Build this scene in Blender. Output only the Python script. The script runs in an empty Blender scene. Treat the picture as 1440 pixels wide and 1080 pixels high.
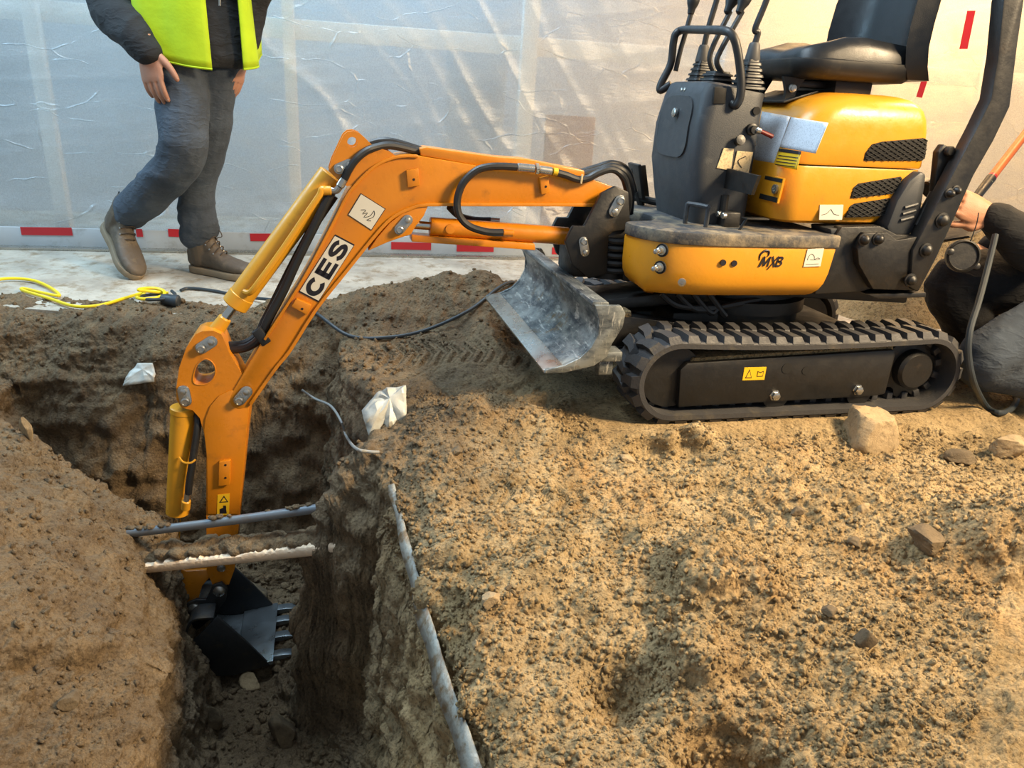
import bpy, bmesh, math, random
import numpy as np
from mathutils import Vector, Matrix
random.seed(7); rng = np.random.RandomState(11)
SC = bpy.context.scene
COL = SC.collection

# ------------------------------------------------------------------ camera
CAM_P, CAM_R, CAM_H, FPX = 0.40, 0.07, 0.93, 1080.0
def _basis():
    p, r = CAM_P, CAM_R
    f = np.array([0, math.cos(p), -math.sin(p)]); r0 = np.array([1., 0, 0]); u0 = np.array([0, math.sin(p), math.cos(p)])
    return r0*math.cos(r)+u0*math.sin(r), u0*math.cos(r)-r0*math.sin(r), f
RV, UV_, FV = _basis()
cam_d = bpy.data.cameras.new('camera'); cam = bpy.data.objects.new('camera', cam_d); COL.objects.link(cam)
cam_d.sensor_width = 36; cam_d.lens = FPX/1440*36; cam_d.clip_start = 0.02; cam_d.clip_end = 60
cam.matrix_world = Matrix(((RV[0], UV_[0], -FV[0], 0), (RV[1], UV_[1], -FV[1], 0), (RV[2], UV_[2], -FV[2], CAM_H), (0, 0, 0, 1)))
SC.camera = cam

# ------------------------------------------------------------------ world, lights, exposure
wd = bpy.data.worlds.new('room_air'); SC.world = wd; wd.use_nodes = True
bgn = wd.node_tree.nodes['Background']; bgn.inputs[0].default_value = (0.74, 0.87, 1.0, 1); bgn.inputs[1].default_value = 0.48
SC.view_settings.view_transform = 'Standard'; SC.view_settings.look = 'None'
SC.view_settings.exposure = 0.0; SC.view_settings.gamma = 1.0; SC.view_settings.use_curve_mapping = False
def area(name, loc, target, size, energy, color, size_y=None):
    l = bpy.data.lights.new(name, 'AREA'); l.energy = energy; l.color = color; l.size = size
    if size_y: l.shape = 'RECTANGLE'; l.size_y = size_y
    o = bpy.data.objects.new(name, l); COL.objects.link(o); o.location = loc
    o.rotation_euler = (Vector(target)-Vector(loc)).to_track_quat('-Z', 'Y').to_euler()
    return o
# work lamps hung under the tent roof: a warm one on the right, cool daylight panels on the left
area('warm_work_light', (2.8, 1.1, 2.5), (0.6, 1.75, 0.2), 0.7, 78, (1.0, 0.75, 0.45)).data.spread = math.radians(84)
area('cool_roof_light', (-1.0, 2.4, 3.1), (-0.5, 1.9, 0), 1.3, 108, (0.70, 0.87, 1.0))
area('daylight_opening_left', (-3.1, 2.7, 2.1), (-0.9, 3.35, 0.4), 1.1, 55, (0.46, 0.76, 1.0))
area('daylight_behind_sheet', (-0.9, 3.92, 2.25), (-1.0, 4.5, 0.7), 2.4, 42, (0.32, 0.66, 1.0), 0.3)
area('warm_light_behind_sheet', (2.3, 4.60, 2.25), (2.5, 5.2, 0.7), 1.9, 230, (1.0, 0.55, 0.20), 0.3)
area('warm_lamp_rear', (2.7, 3.3, 2.7), (1.7, 3.7, 0.4), 0.5, 85, (1.0, 0.62, 0.28))

# ------------------------------------------------------------------ measuring helpers (photo survey -> metres)
def ray(u, v): return FV + RV*(u-720)/FPX + UV_*(540-v)/FPX
CAMP = np.array([0, 0, CAM_H])
def onz(u, v, z=0.): d = ray(u, v); return CAMP + d*((z-CAM_H)/d[2])
def ony(u, v, y): d = ray(u, v); return CAMP + d*(y/d[1])
# machine frame: x forward, y to its left side, z up
_yaw, _tr = 0.253, 0.048
_F = np.array([-math.cos(_yaw), -math.sin(_yaw), 0]); _L = np.array([math.sin(_yaw), -math.cos(_yaw), 0]); _Z = np.array([0, 0, 1.])
MA = np.stack([_F, _L*math.cos(_tr)+_Z*math.sin(_tr), _Z*math.cos(_tr)-_L*math.sin(_tr)])
MO = np.array([0.753, 2.435, 0.004])
def mw(x, y, z): return MO + MA[0]*x + MA[1]*y + MA[2]*z
def hit(u, v, axis, c):
    o = MA@(CAMP-MO); d = MA@ray(u, v); return o + d*((c-o[axis])/d[axis])
def pl(pts, y): return [tuple(hit(u, v, 1, y)[[0, 2]]) for u, v in pts]      # outline in a lengthwise plane of the machine
def pm(u, v, y): return tuple(hit(u, v, 1, y))
# plastic-sheet wall frame
W0 = np.array([-0.813, 3.711, 0]); WX = np.array([0.9785, 0.2062, 0]); WN = np.array([0.2062, -0.9785, 0])
def wp(s, out, z): return W0 + WX*s + WN*out + np.array([0, 0, z])
def wall_hit(u, v, out=0.):
    d = ray(u, v); t = ((W0+WN*out-CAMP)@WN)/(d@WN); P = CAMP+d*t
    return (P-W0)@WX, P[2]

# ------------------------------------------------------------------ noise
_T = rng.rand(64, 64, 64)
def vn(x, y, z):
    xi = np.floor(x).astype(np.int64); yi = np.floor(y).astype(np.int64); zi = np.floor(z).astype(np.int64)
    fx, fy, fz = x-xi, y-yi, z-zi
    fx = fx*fx*(3-2*fx); fy = fy*fy*(3-2*fy); fz = fz*fz*(3-2*fz)
    x0, y0, z0 = xi & 63, yi & 63, zi & 63; x1, y1, z1 = (xi+1) & 63, (yi+1) & 63, (zi+1) & 63
    def L(a, b, t): return a+(b-a)*t
    return L(L(L(_T[x0, y0, z0], _T[x1, y0, z0], fx), L(_T[x0, y1, z0], _T[x1, y1, z0], fx), fy),
             L(L(_T[x0, y0, z1], _T[x1, y0, z1], fx), L(_T[x0, y1, z1], _T[x1, y1, z1], fx), fy), fz)*2-1
def fbm(P, freq, octv=4, gain=0.5, off=0.0):
    s = 0; a = 1; f = freq; n = 0
    for k in range(octv):
        s = s + a*vn(P[..., 0]*f+off+17.3*k, P[..., 1]*f+off*1.7+5.1*k, P[..., 2]*f+off*.6+9.7*k); n += a; a *= gain; f *= 2.03
    return s/n

# ------------------------------------------------------------------ materials
def lin(h):
    if not isinstance(h, str): return tuple(h)
    h = h.lstrip('#'); c = [int(h[i:i+2], 16)/255 for i in (0, 2, 4)]
    return tuple(x/12.92 if x <= .04045 else ((x+.055)/1.055)**2.4 for x in c)
class NT:
    def __init__(s, name):
        s.m = bpy.data.materials.new(name); s.m.use_nodes = True; s.t = s.m.node_tree; s.n = s.t.nodes
        s.b = s.n['Principled BSDF']; s.out = s.n['Material Output']
        s.co = s.n.new('ShaderNodeTexCoord').outputs['Object']
    def new(s, t, **kw):
        n = s.n.new('ShaderNode'+t)
        for k, v in kw.items():
            if k in n.inputs.keys(): n.inputs[k].default_value = v
            else: setattr(n, k, v)
        return n
    def link(s, a, b): s.t.links.new(a, b)
    def mapping(s, scale, rot=(0, 0, 0), co=None):
        m = s.new('Mapping'); m.inputs['Scale'].default_value = scale; m.inputs['Rotation'].default_value = rot
        s.link(co or s.co, m.inputs[0]); return m.outputs[0]
    def noise(s, scale, detail=4, rough=.55, co=None, out=0):
        n = s.new('TexNoise'); n.inputs['Scale'].default_value = scale; n.inputs['Detail'].default_value = detail; n.inputs['Roughness'].default_value = rough
        s.link(co or s.co, n.inputs['Vector']); return n.outputs[out]
    def ramp(s, f, stops):
        r = s.new('ValToRGB'); e = r.color_ramp.elements
        while len(e) < len(stops): e.new(0.5)
        for k, (p, c) in enumerate(stops):
            e[k].position = p
            c = (c, c, c) if isinstance(c, (int, float)) else lin(c)
            e[k].color = (*c[:3], 1)
        s.link(f, r.inputs[0]); return r.outputs[0]
    def mix(s, f, a, b, mode='MIX'):
        m = s.new('Mix'); m.data_type = 'RGBA'; m.blend_type = mode
        for i, x in ((0, f), (6, a), (7, b)):
            if hasattr(x, 'links'): s.link(x, m.inputs[i])
            else: m.inputs[i].default_value = x if i == 0 else (*lin(x)[:3], 1)
        return m.outputs[2]
    def math(s, op, a, b=None):
        m = s.new('Math'); m.operation = op
        for i, x in enumerate((a, b)):
            if x is None: continue
            if hasattr(x, 'links'): s.link(x, m.inputs[i])
            else: m.inputs[i].default_value = x
        return m.outputs[0]
    def bump(s, h, dist, strength=1.0, prev=None):
        b = s.new('Bump'); b.inputs['Distance'].default_value = dist; b.inputs['Strength'].default_value = strength
        s.link(h, b.inputs['Height'])
        if prev: s.link(prev, b.inputs['Normal'])
        return b.outputs[0]
    def set(s, col=None, rough=None, metal=None, normal=None, **kw):
        for k, v in (('Base Color', col), ('Roughness', rough), ('Metallic', metal), ('Normal', normal)):
            if v is None: continue
            if hasattr(v, 'links'): s.link(v, s.b.inputs[k])
            else: s.b.inputs[k].default_value = (*lin(v)[:3], 1) if k == 'Base Color' else v
        for k, v in kw.items(): s.b.inputs[k.replace('_', ' ')].default_value = v
        return s.m
def simple(name, col, rough=.5, metal=0., dirt=0., dirtcol='#6b5a40', bumpd=0.0, bscale=200, var=.12):
    n = NT(name)
    c = n.mix(n.ramp(n.noise(6, 4), [(.3, 0.), (.7, 1.)]), col, tuple(min(1, x*(1-var)) for x in lin(col)))
    if dirt > 0:
        d = n.ramp(n.noise(14, 8, .68), [(.62-dirt*.3, 0.), (.78-dirt*.2, 1.)])
        c = n.mix(n.math('MULTIPLY', d, min(1, .35+dirt)), c, dirtcol)
    r = n.ramp(n.noise(30, 5), [(.3, max(0, rough-.08)), (.7, min(1, rough+.1))])
    nm = n.bump(n.noise(bscale, 3), bumpd) if bumpd else None
    return n.set(c, r, metal, nm)
MT = {}
MT['orange'] = simple('machine_orange_paint', '#cd7f16', .32, 0, .16, '#7a5220', .0004, 90)
MT['yellow'] = simple('machine_yellow_paint', '#d4911f', .34, 0, .08, '#a5782e', .0003, 120)
MT['cylinder'] = simple('cylinder_yellow_paint', '#d99a26', .35, 0, .10, '#7a5a25')
MT['black'] = simple('black_steel_paint', '#191817', .46, 0, .13, '#4a3c2a', .0006, 80)
MT['plastic'] = simple('charcoal_plastic', '#33363a', .5, 0, .06, '#6a6a66', .0005, 400)
MT['deckmat'] = simple('dusty_deck_rubber', '#3a3c40', .62, 0, .62, '#8a7d66', .001, 160)
MT['rubber'] = simple('track_rubber', '#38383a', .62, 0, .24, '#5f5848', .001, 140)
MT['hose'] = simple('hydraulic_hose_rubber', '#1f2022', .45, 0, .05, '#55503f')
MT['chrome'] = simple('zinc_plated_steel', '#b9b7b0', .28, .9, .1, '#75664c')
MT['rod'] = simple('chromed_rod', '#c9c6bd', .14, 1.0)
MT['vinyl'] = simple('black_seat_vinyl', '#15171a', .36, 0, .0, bumpd=.0004, bscale=500)
MT['shell'] = simple('black_seat_shell', '#1c1b1a', .5, 0, .2, '#4d4334')
MT['dark'] = simple('dark_void', '#0d0c0b', .8)
MT['white'] = simple('white_label', '#cfcbbd', .45, var=.05)
MT['ink'] = simple('black_print', '#14101a', .5)
MT['warnyellow'] = simple('warning_label_yellow', '#e0b41c', .45)
MT['red'] = simple('red_knob', '#6e1512', .4)
MT['grey'] = simple('grey_boot_rubber', '#4a4a4a', .55)
def worn_blade():
    n = NT('worn_blade_steel')
    w = n.noise(9, 9, .7, n.mapping((1, 1, 2.6), (0.3, 0, .4)))
    sc = n.noise(40, 6, .7, n.mapping((3, .35, .6), (0, .6, .8)))
    c = n.mix(n.ramp(w, [(.40, 0.), (.60, 1.)]), '#3a4147', '#8b8f8c')
    c = n.mix(n.ramp(sc, [(.56, 0.), (.66, .8)]), c, '#c4c3bb')
    c = n.mix(n.ramp(n.noise(7, 6, .7), [(.60, 0.), (.68, 1.)]), c, '#6b5638')
    return n.set(c, .42, .55, n.bump(sc, .0008))
MT['blade'] = worn_blade()
MT['bucket'] = simple('bucket_black_steel', '#2b2d2f', .40, .3, .30, '#54462f', .001, 60)
MT['bucketin'] = simple('polished_bucket_steel', '#7f868b', .32, .75, .12, '#5b4a34')
def paper(name, base, ink, sc, rotz=0):
    n = NT(name)
    br = n.new('TexBrick'); br.inputs['Scale'].default_value = sc
    br.inputs['Color1'].default_value = (1, 1, 1, 1); br.inputs['Color2'].default_value = (1, 1, 1, 1)
    t = n.ramp(n.noise(sc*3.2, 3, .7), [(.50, 0.), (.62, 1.)])
    c = n.mix(n.math('MULTIPLY', t, .45), base, ink)
    return n.set(c, .45)
MT['paper'] = paper('printed_paper', '#c6cdd6', '#5d6878', 90)
MT['tan_paper'] = paper('printed_tan_label', '#d6bf94', '#57493a', 60)
def cloth(name, col, col2, sc=900, rough=.9):
    n = NT(name)
    c = n.mix(n.ramp(n.noise(9, 5, .6), [(.35, 0.), (.68, 1.)]), col, col2)
    w = n.noise(sc, 2); cr = n.ramp(n.noise(13, 3, .5, n.mapping((1, 1, 2.2), (.3, .5, 0))), [(.40, 0.), (.50, 1.), (.60, 0.)])
    return n.set(c, rough, 0, n.bump(w, .0006, .6, n.bump(cr, .0022, .6, n.bump(n.noise(28, 5, .6), .004, .6))))
MT['jeans'] = cloth('slate_work_trousers', '#343c46', '#454f5b')
MT['shadedtrouser'] = cloth('shaded_slate_trousers', '#0f0f12', '#191a1e')  # far leg of the slate pair, its shade put into the cloth colour
MT['sweater'] = cloth('black_sweatshirt', '#17181a', '#222326')
def hivis():
    n = NT('hi_vis_yellow'); c = n.mix(n.ramp(n.noise(8, 4), [(.35, 0.), (.65, 1.)]), '#b4d008', '#a6c206')
    return n.set(c, .75, 0, n.bump(n.noise(30, 4), .003, .5))
MT['hivis'] = hivis()
MT['skin'] = simple('skin', '#a87a63', .5, var=.1, bumpd=.0005, bscale=300)
MT['skin2'] = simple('skin_warm', '#b78262', .5, var=.1, bumpd=.0005, bscale=300)
MT['nail'] = simple('fingernail', '#c9a394', .35)
MT['boot'] = simple('brown_boot_leather', '#544a3e', .6, 0, .3, '#80725c', .0012, 90)
MT['sole'] = simple('tan_boot_sole', '#857660', .75, 0, .3, '#6d5c44')
MT['lace'] = simple('boot_lace', '#4a3d30', .8)
MT['tape'] = simple('red_tape', '#b5202a', .4)
MT['wood'] = simple('pale_stud_wood', '#e8e4da', .7)
MT['woodbrown'] = simple('brown_board', '#8a6748', .7)
MT['sill'] = simple('grey_sill_board', '#aeb4b8', .5, 0, .25, '#7f7a70')
MT['backwall'] = simple('grey_back_wall', '#a9adae', .8)
MT['yellowcord'] = simple('yellow_cord_jacket', '#e6cc14', .4)
MT['greycord'] = simple('black_cord_jacket', '#2c3338', .5)
MT['wire'] = simple('grey_wire_jacket', '#8c8d8a', .5, 0, .1)
MT['conduit'] = simple('grey_conduit', '#6c737a', .45, .2, .35, '#6a5640')
MT['clay'] = simple('pale_pipe_lagging', '#dfc8ac', .75, 0, .12, '#8a6a48', .003, 60)
MT['scrap'] = simple('white_plastic_scrap', '#b9bab2', .40, 0, .30, '#8f7d62', .002, 40)
MT['handle'] = simple('orange_wood_handle', '#c8682c', .5)
def rockmat(name, a, b):
    n = NT(name); c = n.mix(n.ramp(n.noise(9, 8, .68), [(.32, 0.), (.7, 1.)]), a, b)
    c = n.mix(n.ramp(n.noise(60, 4), [(.55, 0.), (.75, .7)]), c, tuple(x*.45 for x in lin(a)))
    return n.set(c, .9, 0, n.bump(n.noise(45, 8, .7), .006))
MT['rock'] = rockmat('sandy_rock', '#8a7658', '#b59f7c')
MT['rockdark'] = rockmat('dark_rock', '#4e4335', '#7c6a4e')
def soil():
    n = NT('sandy_soil')
    geo = n.new('NewGeometry'); P = geo.outputs['Position']
    sep = n.new('SeparateXYZ'); n.link(P, sep.inputs[0])
    big = n.noise(1.7, 5, .6, P); mid = n.noise(9, 7, .65, P); fine = n.noise(85, 6, .7, P); gr = n.noise(420, 3, .7, P)
    # excavated golden sand heap lies right of the trench, grey-brown undisturbed earth elsewhere
    gx = n.math('ADD', sep.outputs[0], n.math('MULTIPLY', n.math('SUBTRACT', big, .5), 1.2))
    gx = n.math('SUBTRACT', gx, n.math('MULTIPLY', n.math('SUBTRACT', sep.outputs[1], 1.6), .55))
    golden = n.ramp(n.math('ADD', n.math('MULTIPLY', gx, .8), .55), [(.22, 0.), (.62, 1.)])
    ga = n.mix(n.ramp(mid, [(.30, 0.), (.68, 1.)]), '#8d764e', '#cbb083')
    ga = n.mix(n.ramp(n.noise(3.3, 4, .6, P), [(.52, 0.), (.74, .55)]), ga, '#b5874e')
    ea = n.mix(n.ramp(mid, [(.30, 0.), (.70, 1.)]), '#655440', '#8d785a')
    c = n.mix(golden, ea, ga)
    c = n.mix(n.ramp(fine, [(.34, .8), (.50, 0.)]), c, '#4c3d29')  # lows of the fine bump coloured dark, cavity shade put into the colour
    c = n.mix(n.ramp(gr, [(.58, 0.), (.75, .55)]), c, '#d2b684')
    nb = n.bump(n.noise(26, 5, .65, P), .022, .8); nb = n.bump(fine, .014, .9, nb); nb = n.bump(gr, .0032, .9, nb)
    vo = n.new('TexVoronoi'); vo.inputs['Scale'].default_value = 130; n.link(P, vo.inputs['Vector'])
    nb = n.bump(n.math('SUBTRACT', 1.0, vo.outputs['Distance']), .004, .6, nb)
    return n.set(c, .95, 0, nb)
MT['soil'] = soil()
def concrete():
    n = NT('dusty_concrete'); geo = n.new('NewGeometry'); P = geo.outputs['Position']
    c = n.mix(n.ramp(n.noise(3.5, 8, .65, P), [(.35, 0.), (.65, 1.)]), '#8d877b', '#bcb6a8')
    c = n.mix(n.ramp(n.noise(11, 9, .72, P), [(.50, 0.), (.64, .85)]), c, '#7d6c52')
    return n.set(c, .85, 0, n.bump(n.noise(40, 8, .7, P), .006))
MT['concrete'] = concrete()
def sheet():
    n = NT('translucent_plastic_sheet')
    co = n.co
    w1 = n.noise(5, 5, .6, n.mapping((1.0, 1, 2.4), (0, .5, 0))); w2 = n.noise(34, 4, .6, n.mapping((.35, 1, 1.6), (0, -.45, 0)))
    weave = n.noise(260, 2, .5, n.mapping((.25, 1, 1))); weave2 = n.noise(260, 2, .5, n.mapping((1, 1, .25)))
    vo = n.new('TexVoronoi'); vo.feature = 'DISTANCE_TO_EDGE'; vo.inputs['Scale'].default_value = 3.0
    wr = n.new('Mix'); wr.data_type = 'VECTOR'
    dm = n.mix(.16, n.mapping((.55, 1, 1.5), (0, .62, 0)), n.noise(2.2, 3, .6, None, 1)); n.link(dm, vo.inputs['Vector']); vo.inputs['Scale'].default_value = 5.5
    cre = n.ramp(vo.outputs['Distance'], [(0.0, 1.), (.022, 0.)])
    cre = n.math('MULTIPLY', cre, n.ramp(n.noise(6, 3, .6), [(.47, 0.), (.60, 1.)]))
    nm = n.bump(w1, .008, .5); nm = n.bump(w2, .004, .6, nm); nm = n.bump(cre, .005, .9, nm); nm = n.bump(weave, .0010, .6, nm); nm = n.bump(weave2, .0010, .6, nm)
    tr = n.new('BsdfTransparent'); tl = n.new('BsdfTranslucent'); df = n.new('BsdfDiffuse'); gl = n.new('BsdfGlossy')
    tr.inputs[0].default_value = (.93, .95, .96, 1); tl.inputs[0].default_value = (.74, .78, .80, 1); df.inputs[0].default_value = (.52, .545, .56, 1)
    gl.inputs['Roughness'].default_value = .36; gl.inputs[0].default_value = (.95, .97, 1, 1)
    for x in (tl, df, gl): n.link(nm, x.inputs['Normal'])
    def mx(f, a, b):
        m = n.new('MixShader')
        if hasattr(f, 'links'): n.link(f, m.inputs[0])
        else: m.inputs[0].default_value = f
        n.link(a, m.inputs[1]); n.link(b, m.inputs[2]); return m.outputs[0]
    milky = n.ramp(n.noise(180, 3, .6), [(.35, .42), (.65, .58)])
    s = mx(.45, tl.outputs[0], df.outputs[0])
    s = mx(milky, tr.outputs[0], s)
    s = mx(.065, s, gl.outputs[0])
    n.link(s, n.out.inputs[0]); return n.m
MT['sheet'] = sheet()
def film():
    n = NT('buried_membrane_edge')
    return n.set(n.mix(n.ramp(n.noise(25, 6, .7), [(.45, 0.), (.6, 1.)]), '#8f9088', '#6d5b42'), .4, 0, n.bump(n.noise(30, 5), .004))
MT['film'] = film()

# ------------------------------------------------------------------ mesh helpers
def finish(name, me, mat, parent=None, ang=35, mats=None):
    for m in (mats or [mat]): me.materials.append(MT[m] if isinstance(m, str) else m)
    if ang is not None and len(me.polygons):
        me.polygons.foreach_set('use_smooth', [True]*len(me.polygons)); me.set_sharp_from_angle(angle=math.radians(ang))
    o = bpy.data.objects.new(name, me); COL.objects.link(o)
    if parent is not None: o.parent = parent
    return o
def obj(name, b, mat, parent=None, ang=35, label=None):
    bmesh.ops.recalc_face_normals(b, faces=b.faces[:])
    me = bpy.data.meshes.new(name); b.to_mesh(me); b.free()
    o = finish(name, me, mat, parent, ang)
    if label: o['label'] = label
    return o
def tag(o, label, cat, group=None, kind=None):
    o['label'] = label; o['category'] = cat
    if group: o['group'] = group
    if kind: o['kind'] = kind
    return o
def empty(name, loc=(0, 0, 0)):
    o = bpy.data.objects.new(name, None); o.empty_display_size = .1; COL.objects.link(o); o.location = loc; return o
def B(): return bmesh.new()
def bevel(b, off, ang=35, seg=2):
    if off <= 0: return b
    es = [e for e in b.edges if len(e.link_faces) == 2 and e.calc_face_angle(0) > math.radians(ang)]
    if es: bmesh.ops.bevel(b, geom=es, offset=off, segments=seg, profile=.5, affect='EDGES', clamp_overlap=True)
    return b
def prism(poly, y0, y1, off=0.0, b=None):
    """outline of (x, z) pairs, extruded along y"""
    b = b or B()
    va = [b.verts.new((x, y0, z)) for x, z in poly]; vb = [b.verts.new((x, y1, z)) for x, z in poly]
    b.faces.new(va); b.faces.new(list(reversed(vb)))
    n = len(poly)
    for i in range(n): b.faces.new((va[i], vb[i], vb[(i+1) % n], va[(i+1) % n]))
    bmesh.ops.recalc_face_normals(b, faces=b.faces[:])
    return bevel(b, off)
def prism_hole(poly, hole, y0, y1):
    b = B(); es = []
    for lp in (poly, hole):
        vs_ = [b.verts.new((x, y0, z)) for x, z in lp]; es += [b.edges.new((vs_[i], vs_[(i+1) % len(vs_)])) for i in range(len(vs_))]
    bmesh.ops.triangle_fill(b, use_beauty=True, use_dissolve=False, edges=es)
    r = bmesh.ops.extrude_face_region(b, geom=b.faces[:])
    for v in r['geom']:
        if isinstance(v, bmesh.types.BMVert): v.co.y += y1-y0
    return b
def slab(poly, z0, z1, off=0.0, b=None):
    b = b or B()
    va = [b.verts.new((x, y, z0)) for x, y in poly]; vb = [b.verts.new((x, y, z1)) for x, y in poly]
    b.faces.new(list(reversed(va))); b.faces.new(vb); n = len(poly)
    for i in range(n): b.faces.new((va[i], va[(i+1) % n], vb[(i+1) % n], vb[i]))
    bmesh.ops.recalc_face_normals(b, faces=b.faces[:])
    return bevel(b, off)
def box(c, s, off=0.0, rot=None, b=None):
    nb = B(); bmesh.ops.create_cube(nb, size=1)
    for v in nb.verts: v.co = Vector((v.co.x*s[0], v.co.y*s[1], v.co.z*s[2]))
    bevel(nb, off)
    if rot is not None:
        R = rot if isinstance(rot, Matrix) else Matrix.Rotation(rot[1], 3, rot[0])
        for v in nb.verts: v.co = R @ v.co
    for v in nb.verts: v.co += Vector(c)
    return merge(b, nb)
def merge(b, nb):
    if b is None: return nb
    me = bpy.data.meshes.new('tmp'); nb.to_mesh(me); nb.free(); b.from_mesh(me); bpy.data.meshes.remove(me); return b
def frame_of(d):
    d = Vector(d).normalized(); up = Vector((0, 0, 1)) if abs(d.z) < .95 else Vector((1, 0, 0))
    a = d.cross(up).normalized(); return a, a.cross(d).normalized(), d
def rings(rs, caps=True, b=None, close=False):
    b = b or B(); V = [[b.verts.new(p) for p in r] for r in rs]; n = len(rs[0])
    for i in range(len(V)-(0 if close else 1)):
        A, C = V[i], V[(i+1) % len(V)]
        for k in range(n): b.faces.new((A[k], A[(k+1) % n], C[(k+1) % n], C[k]))
    if caps and not close: b.faces.new(list(reversed(V[0]))); b.faces.new(V[-1])
    return b
def cyl(p0, p1, r0, r1=None, n=16, off=0.0, b=None):
    r1 = r0 if r1 is None else r1; p0, p1 = Vector(p0), Vector(p1); a, u, d = frame_of(p1-p0)
    c = lambda p, r: [p + (a*math.cos(t)+u*math.sin(t))*r for t in [2*math.pi*k/n for k in range(n)]]
    if off > 0:
        rs = [c(p0, r0-off), c(p0+d*off, r0), c(p1-d*off, r1), c(p1, r1-off)]
    else: rs = [c(p0, r0), c(p1, r1)]
    return rings(rs, True, b)
def spline(pts, n=8, closed=False):
    P = [Vector(p) for p in pts]; out = []; m = len(P)
    for i in range(m if closed else m-1):
        if closed: p0, p1, p2, p3 = P[i-1], P[i], P[(i+1) % m], P[(i+2) % m]
        else: p0, p1, p2, p3 = P[max(i-1, 0)], P[i], P[i+1], P[min(i+2, m-1)]
        for k in range(n):
            t = k/n; out.append(.5*((2*p1)+(p2-p0)*t+(2*p0-5*p1+4*p2-p3)*t*t+(3*p1-p0-3*p2+p3)*t**3))
    if not closed: out.append(P[-1])
    return out
def tube(pts, r, n=8, smooth=8, b=None, closed=False):
    P = spline(pts, smooth, closed) if smooth else [Vector(p) for p in pts]
    rr = (lambda t: r) if not callable(r) else r
    rs = []; a = None; m = len(P)
    for i, p in enumerate(P):
        d = (P[(i+1) % m] - P[i-1]) if closed else (P[min(i+1, m-1)]-P[max(i-1, 0)])
        d.normalize()
        if a is None: a = frame_of(d)[0]
        a = (a - d*a.dot(d)).normalized(); u = d.cross(a)
        R = rr(i/max(1, m-1)); rs.append([p+(a*math.cos(t)+u*math.sin(t))*R for t in [2*math.pi*k/n for k in range(n)]])
    return rings(rs, not closed, b, closed)
def lathe(prof, c, axis=(0, 0, 1), n=20, b=None):
    a, u, d = frame_of(axis); c = Vector(c)
    return rings([[c + d*h + (a*math.cos(t)+u*math.sin(t))*max(r, 1e-4) for t in [2*math.pi*k/n for k in range(n)]] for r, h in prof], True, b)
def rrect(x0, x1, y0, y1, r, z, n=5):
    out = []
    for cx, cy, a0 in ((x1-r, y1-r, 0), (x0+r, y1-r, 90), (x0+r, y0+r, 180), (x1-r, y0+r, 270)):
        for k in range(n+1):
            t = math.radians(a0+90*k/n); out.append((cx+r*math.cos(t), cy+r*math.sin(t), z))
    return out
def text_mesh(txt, size, depth=.001, bold=0.0, shear=0.0):
    c = bpy.data.curves.new('txt', 'FONT'); c.body = txt; c.size = size; c.extrude = depth; c.offset = bold; c.shear = shear
    c.align_x = 'CENTER'; c.align_y = 'CENTER'; c.resolution_u = 4
    o = bpy.data.objects.new('txt', c); COL.objects.link(o)
    dg = bpy.context.evaluated_depsgraph_get(); dg.update(); me = bpy.data.meshes.new_from_object(o.evaluated_get(dg))
    bpy.data.objects.remove(o); return me
def stroke_letters(letters):
    """heavy block letters: each letter is a list of (points, width) strokes in a unit box; returns quads of 2-D points"""
    quads = []
    for ox, sx, strokes in letters:
        for pts, w in strokes:
            P_ = [Vector((p[0], p[1], 0)) for p in pts]; L_, R_ = [], []
            for i, p in enumerate(P_):
                d0 = (P_[i]-P_[i-1]).normalized() if i else (P_[1]-P_[0]).normalized(); d1 = (P_[i+1]-P_[i]).normalized() if i < len(P_)-1 else d0
                t = (d0+d1).normalized(); n_ = Vector((-t.y, t.x, 0)); k = w/2/max(.5, n_.dot(Vector((-d1.y, d1.x, 0))))
                L_.append(p+n_*k); R_.append(p-n_*k)
            for i in range(len(P_)-1): quads.append([(ox+sx*q.x, q.y) for q in (L_[i], L_[i+1], R_[i+1], R_[i])])
    return quads
def letter_mesh(quads, place):
    b = B()
    for q in quads: b.faces.new([b.verts.new(place(x, y)) for x, y in q])
    bmesh.ops.remove_doubles(b, verts=b.verts[:], dist=1e-6)
    return b
_arc = lambda cx, cy, rx, ry, a0, a1, n: [(cx+rx*math.cos(math.radians(a0+(a1-a0)*k/n)), cy+ry*math.sin(math.radians(a0+(a1-a0)*k/n))) for k in range(n+1)]
LET = {'C': [(_arc(.52, .5, .375, .375, 42, 318, 26), .25)],
       'E': [([(.20, 0), (.20, 1)], .26), ([(.1, .885), (.90, .885)], .23), ([(.1, .5), (.84, .5)], .21), ([(.1, .115), (.92, .115)], .23)],
       'S': [([tuple(v)[:2] for v in spline([(.86, .70, 0), (.72, .85, 0), (.50, .885, 0), (.27, .83, 0), (.20, .69, 0), (.33, .57, 0), (.52, .50, 0), (.71, .42, 0), (.80, .29, 0), (.71, .16, 0), (.50, .115, 0), (.27, .16, 0), (.13, .31, 0)], 4)], .235)],
       'M': [([(.06, 0), (.22, 1)], .20), ([(.22, .93), (.52, .08)], .20), ([(.48, .08), (.86, .95)], .17), ([(.86, 1), (.92, 0)], .15)],
       'X': [([(.08, 1), (.88, 0)], .22), ([(.92, 1), (.02, -.25)], .16)],
       'B': [([(.16, 0), (.16, 1)], .22), ([tuple(v)[:2] for v in spline([(.1, .90, 0), (.55, .90, 0), (.76, .76, 0), (.55, .54, 0), (.1, .52, 0)], 4)], .19), ([tuple(v)[:2] for v in spline([(.1, .52, 0), (.6, .50, 0), (.84, .30, 0), (.6, .10, 0), (.1, .10, 0)], 4)], .19)]}
def xform(me, M):
    me.transform(M); return me
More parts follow.
